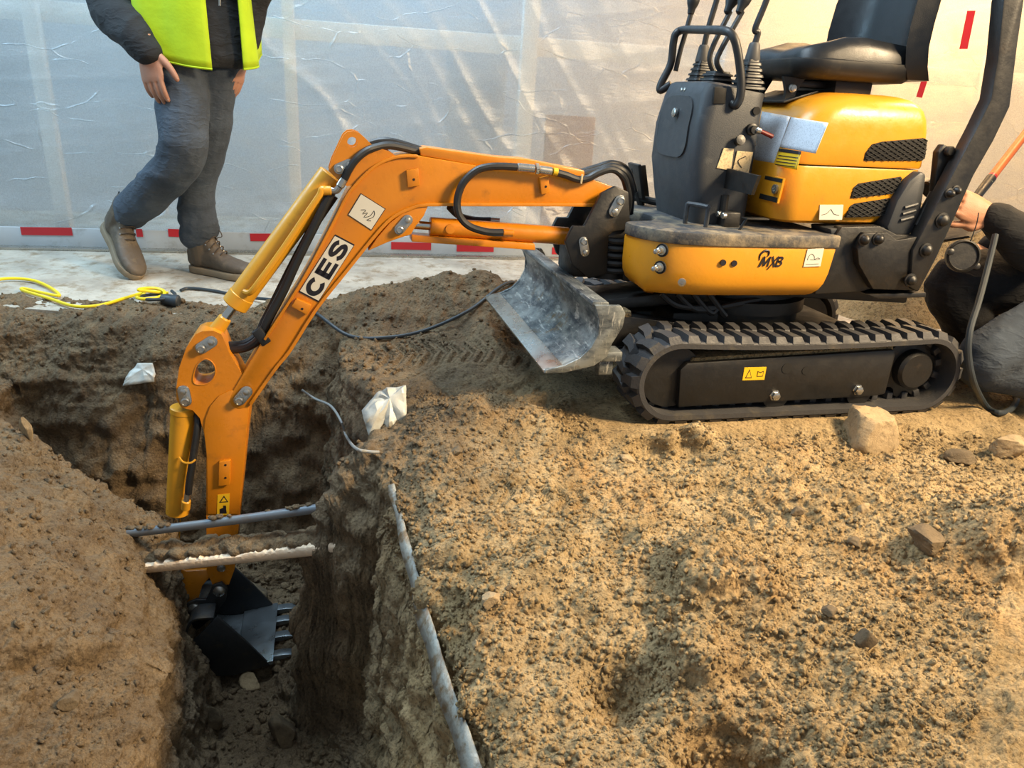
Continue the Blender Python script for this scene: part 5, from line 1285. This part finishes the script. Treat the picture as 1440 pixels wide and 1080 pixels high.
# ---- the person crouching behind the machine
B0 = Vector((1.86, 2.48, 0)); A2 = empty('person', tuple(B0)); tag(A2, 'person in dark sleeves and hi-vis vest crouching behind the excavator, gripping its rear post', 'person')
inv2 = Matrix.Translation(-B0)
hN, hF = Vector((1.93, 2.42, .30)), Vector((1.95, 2.60, .32)); kN, kF = Vector(ony(1392, 498, 2.30)), Vector(ony(1344, 398, 2.58)); aN, aF = Vector((1.93, 2.36, .075)), Vector((1.60, 2.58, .09))
fw2 = Vector((-.93, -.25, 0)).normalized(); sd2 = Vector((-fw2.y, fw2.x, 0)); sd2 = Vector((.25, -.93, 0)).normalized()
sN, sF = Vector((1.84, 2.36, .76)), Vector((1.86, 2.66, .76)); eN = Vector(ony(1462, 352, 2.44)); wN_ = Vector(ony(1392, 302, 2.47)); eF = Vector((1.80, 2.76, .46)); wF_ = Vector((1.62, 2.66, .44))
tb2 = lambda z: (1.95-.12*(z-.3), 2.51, z)
bd = body_mesh([([hN, kN, aN], [.07, .05, .04]), ([hF, kF, aF], [.07, .05, .04]), ([sN, eN, wN_], [.05, .04, .026]), ([sF, eF, wF_], [.05, .04, .026]), ([tb2(.8), (1.86, 2.51, .96)], [.06, .055])],
    [(tb2(.24), .15, .11), (tb2(.45), .14, .11), (tb2(.65), .17, .12), (tb2(.78), .18, .105), (tb2(.86), .10, .07)], sd2, fw2, ((1.83, 2.505, 1.06), (0, 0, 1)))
bd.transform(inv2); meshobj('body', remeshed(bd, .008, 4), 'skin2', A2)
hb = B(); bmesh.ops.create_uvsphere(hb, u_segments=20, v_segments=12, radius=1)
for v in hb.verts: v.co = Vector((1.83, 2.505, 1.085))+sd2*(v.co.x*.084)+fw2*(v.co.y*.098)+Vector((0, 0, max(v.co.z, -.15)*.108))
hb.transform(inv2); obj('hard_hat', hb, 'white', A2, 60)
t2 = B(); limb(t2, [hN, (hN*.5+kN*.5)+Vector((0, 0, .02)), kN, kN+Vector((.03, .01, -.045)), (kN*.45+aN*.55)+Vector((0, 0, -.01)), aN], [.135, .115, .085, .080, .085, .060])
t2.transform(inv2); meshobj('trouser_leg', remeshed(t2, .0075, 3, .008, 7, (1, 1, 1), .003), 'jeans', A2)['label'] = 'slate trouser leg folded under, knee forward'
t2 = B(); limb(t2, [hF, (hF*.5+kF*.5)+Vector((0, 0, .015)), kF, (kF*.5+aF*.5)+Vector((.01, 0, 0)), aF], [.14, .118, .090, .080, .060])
t2.transform(inv2); meshobj('trouser_leg', remeshed(t2, .0075, 3, .006, 7, (1, 1, 1), .003), 'shadedtrouser', A2)['label'] = 'slate trouser leg with raised knee, its shade painted in as black'
s2 = B(); limb(s2, [sN, eN+Vector((.04, 0, .10)), eN, (eN*.5+wN_*.5), wN_+Vector((.012, 0, -.006))], [.085, .080, .074, .064, .047]); limb(s2, [sF, eF, wF_], [.08, .068, .05])
torso(s2, [(tb2(.28), .165, .13), (tb2(.45), .17, .13), (tb2(.65), .185, .13), (tb2(.78), .185, .11), (tb2(.86), .10, .08)], sd2, fw2)
s2.transform(inv2); meshobj('sweatshirt', remeshed(s2, .0075, 3, .006, 8, (1, 1, 1), .002), 'sweater', A2)
v2 = vest((1.915, 2.51), .84, lambda a: .27+.02*math.sin(2*a), math.radians(100), math.radians(360+80), 'hivis', A2, inv2, sd2, fw2, 1.03); v2['label'] = 'yellow hi-vis vest'
boot('boot', Vector((1.99, 2.36, .14))-B0, (-.35, .1, -.75), (-.8, 0, .4), A2, 'work boot tucked behind'); boot('boot', Vector((1.68, 2.585, .0))-B0, (-1, -.05, 0), (0, 0, 1), A2, 'work boot flat on the ground')
xh = (Vector(ony(1348, 284, 2.47))-wN_).normalized(); zh = Vector((.15, -1, .35)); zh = (zh-xh*zh.dot(xh)).normalized(); yh = zh.cross(xh)
add_hand('hand', inv2 @ mat_from(wN_, xh, yh, zh) @ Matrix.Scale(1.12, 4), A2, 'skin2', curl=(.75, .8, .85, .9), spread=.02, thumb=.7)
xh = Vector((-.9, -.25, -.2)).normalized(); zh = Vector((.1, -.2, 1)); zh = (zh-xh*zh.dot(xh)).normalized(); yh = zh.cross(xh)
add_hand('hand', inv2 @ mat_from(wF_, xh, yh, zh), A2, 'skin2', curl=(.7, .75, .8, .8), spread=.02, thumb=.7)

# ================================================================== loose things
def thing(name, b, mat, label, cat, group=None, ang=35): return tag(obj(name, b, mat, None, ang), label, cat, group)
# pipes bridging the trench
def bridge(u0, v0, y0, u1, v1, y1, ext=.10):
    a, c = Vector(ony(u0, v0, y0)), Vector(ony(u1, v1, y1)); d = (c-a).normalized(); return a-d*ext, c+d*ext
a, c = bridge(183, 749, 1.80, 456, 713, 1.74, .12)
gp = empty('conduit_pipe', tuple(a)); tag(gp, 'grey metal conduit crossing the trench above the pale pipe', 'pipe')
off = lambda p: Vector(p)-a
obj('conduit', tube([Vector((0, 0, 0)), (c-a)*.5+Vector((0, 0, -.004)), c-a], .0125, 16, 8), 'conduit', gp)
db = B()
for k in range(34):
    t = random.uniform(.12, .93)
    if .30 < t < .42 or .55 < t < .6: continue
    p = (c-a)*t+Vector((random.uniform(-.01, .01), random.uniform(-.006, .006), .011)); nb = B(); bmesh.ops.create_icosphere(nb, subdivisions=1, radius=random.uniform(.005, .012))
    for v in nb.verts: v.co = Vector((v.co.x*1.5, v.co.y, v.co.z*.7))*random.uniform(.8, 1.2)+p
    merge(db, nb)
o = obj('clinging_soil', db, 'soil', gp, 60); o['kind'] = 'stuff'
a2, c2 = bridge(196, 795, 1.76, 470, 766, 1.70, .05)
pp_ = empty('pale_pipe', tuple(a2)); tag(pp_, 'broken pale lagged pipe crossing the trench with soil on top', 'pipe')
L_ = (c2-a2).length
def pale():
    b = B(); rs = []; n = 20; m = 90; ax, up, d = frame_of(c2-a2); zz_ = Vector((0, 0, 1)); zz_ = (zz_-d*zz_.dot(d)).normalized(); sx = d.cross(zz_)
    for i in range(m+1):
        t = i/m; ring = []
        cut = .30+.45*random.random() if i % 2 else .35+.2*random.random()
        for k in range(n):
            an = 2*math.pi*k/n; r = .0235; y_, z_ = r*math.cos(an), r*math.sin(an)
            if z_ > r*cut: z_ = r*cut
            ring.append(d*(L_*t)+sx*y_+zz_*z_)
        rs.append(ring)
    return rings(rs, True, b)
obj('lagging', pale(), 'clay', pp_, 30)
sb = B(); n = 60
for i in range(150):
    t = random.uniform(.02, .86); p = (c2-a2)*t+Vector((0, random.uniform(.0, .055), .006+random.uniform(0, .03)*(1-.6*t))); nb = B(); bmesh.ops.create_icosphere(nb, subdivisions=1, radius=random.uniform(.008, .024))
    for v in nb.verts: v.co = Vector((v.co.x*random.uniform(1, 1.5), v.co.y, v.co.z*.75))+p
    merge(sb, nb)
o = meshobj('soil_ridge', remeshed(sb, .005, 3, .004, 40), 'soil', pp_); o['kind'] = 'stuff'
# yellow extension cord with coupler, black cord going on
def gp3(u, v, up=.006): q = gpix(u, v) if v > 432 else onz(u, v, .0); return Vector((q[0], q[1], q[2]+up))
yc_ = [(-30, 402), (10, 396), (45, 398), (70, 408), (84, 420), (60, 416), (35, 410), (34, 413), (70, 424), (105, 435), (140, 434), (175, 424), (202, 416)]
pts = [Vector(onz(u, v, .0))+Vector((0, 0, .012)) for u, v in yc_]
cl_ = Vector(onz(222, 424, .012))
for k in range(9):
    an = k*.9; pts.append(cl_+Vector((-.02+.055*math.cos(an+2.6)*(1-.04*k), .045*math.sin(an+2.6), .012+.004*k)))
pts.append(Vector(onz(236, 412, .03)))
yco = empty('yellow_extension_cord', tuple(pts[0])); tag(yco, 'yellow extension cord snaking along the edge of the slab', 'cord')
def loc(b, o): b.transform(Matrix.Translation(-Vector(o.location))); return b
obj('cord', loc(tube(pts, .0062, 8, 8), yco), 'yellowcord', yco)
pg = Vector(onz(240, 422, .03)); obj('socket', loc(rings([[pg+Vector((x*.9, x*-.25, 0))+Vector((0, math.cos(t)*r, math.sin(t)*r)) for t in [2*math.pi*k/14 for k in range(14)]] for x, r in ((-.045, .010), (-.040, .018), (-.015, .021), (.010, .021), (.018, .024), (.035, .024), (.040, .018))]), yco), 'greycord', yco, label='black rubber socket')
bpts = []
for k in range(8):
    an = k*.9+1; bpts.append(cl_+Vector((.005+.06*math.cos(an), .05*math.sin(an), .010+.003*k)))
obj('coiled_end', loc(tube(bpts, .006, 8, 6), yco), 'greycord', yco, label='black cord end wound round the socket')
bpts = [Vector(onz(254, 407, .012)), Vector(onz(266, 406, .006)), Vector(onz(300, 409, .007)), Vector(onz(345, 418, .007)), Vector(onz(400, 434, .01)), Vector(onz(440, 450, .02)), Vector(onz(490, 464, .03)), Vector(onz(545, 470, .03)), Vector(onz(600, 466, .03)), Vector(onz(660, 456, .03)), Vector(onz(715, 446, .02)), Vector(onz(760, 438, .0))]
fixed = []
for p in bpts:
    z = gz(p.x, p.y); fixed.append(Vector((p.x, p.y, max(z, -.0)+.008)))
bco = empty('black_cord', tuple(bpts[0])); tag(bco, 'black electric cord running from the yellow cord towards the blade', 'cord')
obj('cord', loc(tube(fixed, .0062, 8, 8), bco), 'greycord', bco)
# thin wire hanging out of the trench wall
wp_ = [gpix(428, 548), gpix(446, 560), gpix(468, 570), gpix(482, 590), gpix(490, 612), gpix(503, 628), gpix(520, 633), gpix(536, 634)]
wp_ = [Vector(p)+Vector((0, -.03, .012)) for p in wp_]
b = tube(wp_, .0042, 8, 6); thing('dangling_wire', b, 'wire', 'thin grey wire hanging out of the trench wall', 'wire')
# plastic scraps
def scrap(name, px, lift, label, fold=.02, mat='scrap', tilt=None):
    P_ = [Vector(gpix(u, v)) for u, v in px]; c = sum(P_, Vector())/len(P_); nrm = Vector((0, -.8, .6)); b = B()
    # one plane through the corners, facing the camera and upward, then crumpled
    tgt = [c + (Vector(CAMP+ray(u, v)*((c+nrm*lift-Vector(CAMP)).dot(nrm)/Vector(ray(u, v)).dot(nrm)))-c) for u, v in px]
    n = len(tgt); vc = b.verts.new(sum(tgt, Vector())/n*.55+(tgt[2]*.5+tgt[3]*.5)*.45+nrm*fold*.6); vo = []
    for i in range(n):
        vo.append(b.verts.new(tgt[i])); vo.append(b.verts.new((tgt[i]+tgt[(i+1) % n])/2+nrm*random.uniform(-fold, fold)*.9))
    for i in range(len(vo)): b.faces.new((vc, vo[i], vo[(i+1) % len(vo)]))
    bmesh.ops.subdivide_edges(b, edges=b.edges[:], cuts=3, use_grid_fill=True)
    for v in b.verts: v.co += nrm*(float(vn(np.array(v.co.x*40), np.array(v.co.y*40), np.array(v.co.z*40)))*.35+.3*abs(float(vn(np.array(v.co.x*75), np.array(v.co.y*75), np.array(v.co.z*75)))))*fold
    o = thing(name, b, mat, label, 'scrap', None, 25); m = o.modifiers.new('t', 'SOLIDIFY'); m.thickness = .003; return o
scrap('plastic_scrap', [(173, 543), (182, 524), (194, 511), (215, 511), (219, 526), (217, 537), (196, 540)], .03, 'flat white plastic scrap on the far trench slope left of the stick', .008)
scrap('plastic_scrap', [(509, 578), (530, 552), (545, 546), (571, 543), (572, 590), (548, 606), (520, 616)], .085, 'crumpled white plastic scrap at the right end of the trench', .022)
# membrane edge sticking out along the right trench wall
top_, bot_ = [], []
for (u, v, w) in ((549, 680, 4), (555, 706, 8), (562, 735, 10), (572, 775, 11), (582, 815, 11), (594, 860, 12), (608, 910, 13), (622, 960, 14), (640, 1010, 16), (664, 1080, 18)):
    zt_ = -.045-.06*(v-680)/400; top_.append(Vector(onz(u, v, zt_))); bot_.append(w)
T_ = spline(top_, 6); b = B(); va, vb = [], []
for i, p in enumerate(T_):
    t = i/(len(T_)-1); h_ = .006+.034*min(1, t*1.6)+.003*math.sin(i*.7); va.append(b.verts.new(p+Vector((.010+.008*t, 0, .002*math.sin(i*.8))))); vb.append(b.verts.new(p+Vector((-.004-.003*math.sin(i*.5), 0, -h_))))
for i in range(len(T_)-1): b.faces.new((va[i], va[i+1], vb[i+1], vb[i]))
o = thing('membrane_strip', b, 'film', 'grey plastic membrane edge protruding along the right trench wall', 'membrane'); m = o.modifiers.new('t', 'SOLIDIFY'); m.thickness = .0025
# rocks and clods
def rock(name, u, v, w, h_, label, mat='rock', flat=.8, seed=0, cat='rock', sink=.25, facets=9, grp=None, blocky=False):
    q = Vector(gpix(u, v+h_*.35)); s = (q-Vector(CAMP)).dot(Vector(FV))/FPX; rx = w*s/2; rz = h_*s/2*1.05; rs_ = random.Random(seed+31)
    b = B(); bmesh.ops.create_icosphere(b, subdivisions=4, radius=1)
    pl_ = [(Vector((rs_.gauss(0, 1), rs_.gauss(0, 1), rs_.gauss(0, 1))).normalized(), rs_.uniform(.42, .72)) for _ in range(facets)]
    if blocky: pl_ = [(Vector(n_).normalized(), k_) for n_, k_ in (((1, .1, .12), .66), ((-1, .15, .2), .70), ((.1, 1, 0), .6), ((.15, -1, .22), .58), ((.08, -.1, 1), .52), ((.6, -.5, .6), .72), ((-.7, -.5, .5), .74), ((0, 0, -1), .6))]
    for vv in b.verts:
        d = vv.co.normalized(); k = 1.0
        for n_, dist in pl_:
            c = d.dot(n_)
            if c > .01: k = min(k, dist/c)
        vv.co = d*k*(1+.10*float(fbm(np.array([[d.x+seed, d.y, d.z]]), 2.3, 4, .6)[0]))
    mxx = max(abs(vv.co.x) for vv in b.verts); mz = max(abs(vv.co.z) for vv in b.verts)
    for vv in b.verts: vv.co = Vector((vv.co.x/mxx*rx, vv.co.y/mxx*rx*flat, vv.co.z/mz*rz))
    b.transform(Matrix.Rotation(rs_.uniform(-.4, .4), 4, 'Z'))
    me = bpy.data.meshes.new(name); b.to_mesh(me); b.free(); o = finish(name, me, mat, None, 40); o.location = q+Vector((0, rx*flat*.4, rz*(1-sink)*.7)); tag(o, label, cat, grp); return o
rock('rock', 1226, 608, 74, 58, 'largest sandy rock in front of the excavator track', 'rock', .9, 3, sink=.1, blocky=True)
rock('rock', 1418, 628, 60, 34, 'broad tan rock at the right edge behind the dark flat stone', 'rock', .8, 5)
rock('flat_stone', 1358, 646, 52, 22, 'dark flat stone near the right edge beside the tan rock', 'rockdark', .8, 8, 'stone')
rock('rock', 1308, 760, 52, 34, 'dark lumpy rock half sunk in the sand at right', 'rockdark', .8, 12)
rock('pebble', 1215, 715, 22, 18, 'small orange pebble in the middle of the heap', 'rock', .9, 14, 'pebble')
rock('pebble', 690, 841, 28, 32, 'round grey pebble beside the trench edge', 'rock', .9, 17, 'pebble', facets=14)
rock('pebble', 640, 636, 22, 17, 'small grey pebble near the top of the heap', 'rockdark', .9, 19, 'pebble', facets=12)
rock('pebble', 716, 826, 14, 12, 'tiny pebble just right of the round grey pebble', 'rockdark', .9, 20, 'pebble', facets=12)
rock('clod', 668, 905, 12, 12, 'tiny pale clod below the round grey pebble', 'rock', .9, 21, 'clod', facets=12)
rock('rock', 1120, 718, 24, 15, 'dark slaty chip by the tread print', 'rockdark', .8, 23)
rock('clod', 1215, 895, 34, 36, 'grey clod in the lower middle of the heap', 'rockdark', .8, 25, 'clod')
rock('clod', 1205, 765, 26, 18, 'brown clod left of the dark lumpy rock', 'rockdark', .8, 26, 'clod')
rock('clod', 1165, 860, 26, 16, 'flat grey clod above the lower middle clod', 'rockdark', .8, 27, 'clod')
rock('rock', 398, 1028, 50, 62, 'large dark clod standing on the trench floor at the bottom', 'rockdark', .7, 29, sink=.15)
rock('rock', 352, 958, 34, 26, 'brown stone right below the bucket', 'rock', .8, 33)
rock('clod', 300, 1010, 40, 44, 'dark clod at the foot of the left bank', 'rockdark', .8, 35, 'clod')
rock('clod', 352, 835, 46, 40, 'dark clod behind the bucket teeth', 'rockdark', .8, 37, 'clod')
rock('concrete_fragment', 38, 602, 20, 46, 'pale slab fragment sticking out on top of the left bank', 'rock', .6, 39, 'concrete', sink=.1, facets=6)
rock('clod', 880, 645, 30, 18, 'sandy clod on the slope in front of the track', 'rock', .8, 41, 'clod')
rock('clod', 95, 985, 30, 22, 'brown clod low on the left bank', 'rockdark', .8, 43, 'clod')
# sand pile behind the machine with a shovel standing in it
sp0 = ony(1372, 330, 3.05); spx, spy = 1.86, 3.42
b = B(); g = []; n = 60; m = 26
ztop = float(ony(1405, 258, spy)[2])
for j in range(m+1):
    r = j/m; row = []
    for i in range(n):
        t = 2*math.pi*i/n; rad = r*(.55+.06*math.sin(3*t+1)+.04*math.sin(5*t)); x, y = spx+rad*math.cos(t)*1.1, spy+rad*math.sin(t)*.55
        z = ztop*max(0, 1-r**1.25)**1.0*(1-.35*math.exp(-(r/.18)**2)*.25)-.01; q = np.array([x, y, z]); z += .02*float(fbm(q[None], 14, 3)[0])*(1-r)
        row.append(b.verts.new((x, y, z)))
    g.append(row)
for j in range(m):
    for i in range(n):
        if j == 0:
            if i == 0: pass
        b.faces.new((g[j][i], g[j][(i+1) % n], g[j+1][(i+1) % n], g[j+1][i]))
bmesh.ops.remove_doubles(b, verts=b.verts[:], dist=1e-5)
thing('sand_pile', b, 'soil', 'tall pile of golden sand behind the crouching person', 'sand pile', None, 60)
t0, t1 = Vector(ony(1450, 178, 3.32)), Vector(ony(1394, 250, 3.12)); d = (t1-t0).normalized()
sv = empty('shovel', tuple(t1)); tag(sv, 'orange handled shovel standing in the sand pile', 'shovel')
def ls(b): b.transform(Matrix.Translation(-t1)); return b
obj('shaft', ls(cyl(t0-d*.55, t1, .0165, n=14)), 'handle', sv, label='orange shaft'); obj('ring', ls(cyl(t1-d*.012, t1, .0172, n=14)), 'tape', sv); obj('socket', ls(cyl(t1, t1+d*.16, .0185, .016, n=14)), 'black', sv)
obj('rivet', ls(cyl(t1+d*.02+Vector((0, -.017, 0)), t1+d*.02+Vector((0, -.021, 0)), .004, n=8)), 'chrome', sv)
sa, su, _ = frame_of(d); bl_ = B(); p0 = t1+d*.14
rings([[p0+d*(.28*t)+sa*(w*math.cos(q))+su*(.012*math.sin(q)+.02*t*t) for q in [2*math.pi*k/14 for k in range(14)]] for t, w in ((0, .03), (.12, .095), (.5, .11), (.8, .085), (1, .01))], True, bl_); obj('shovel_blade', ls(bl_), 'black', sv)
# round cap hanging on a wire, and the hose
cq = Vector(ony(1353, 360, 2.36)); hc = empty('hanging_cap', tuple(cq)); tag(hc, 'round black cap hanging on a thin wire behind the rear post', 'cap')
obj('cap_body', lathe([(.0, -.012), (.046, -.012), (.050, -.004), (.050, .010), (.044, .014), (.040, .008), (0, .008)], (0, 0, 0), (-.1, -1, .28), 30), 'black', hc)
for dx, dz in ((-.046, .012), (.044, -.026)): obj('cap_screw', lathe([(.010, 0), (.010, .008), (.006, .010)], (dx, -.012, dz), (-.1, -1, .28), 12), 'black', hc)
obj('wire', tube([(.012, 0, .045), (.016, .004, .075), (.020, .01, .105), (.022, .02, .13)], .0016, 6, 4), 'hose', hc)
hpx = [tuple(ony(1400, 330, 2.40)), tuple(ony(1388, 380, 2.34)), tuple(ony(1376, 425, 2.26)), tuple(ony(1364, 465, 2.20)), tuple(ony(1362, 500, 2.18)), tuple(ony(1370, 540, 2.18))]
for u, v in ((1388, 570), (1404, 579), (1420, 574), (1431, 560), (1426, 548), (1450, 552), (1490, 560)):
    q = onz(u, v, .012); hpx.append((q[0], q[1], max(gz(q[0], q[1]), -.01)+.014))
thing('rubber_hose', tube(hpx, .0095, 10, 8), 'greycord', 'grey rubber hose hanging from the crouching person and looping on the ground', 'hose')
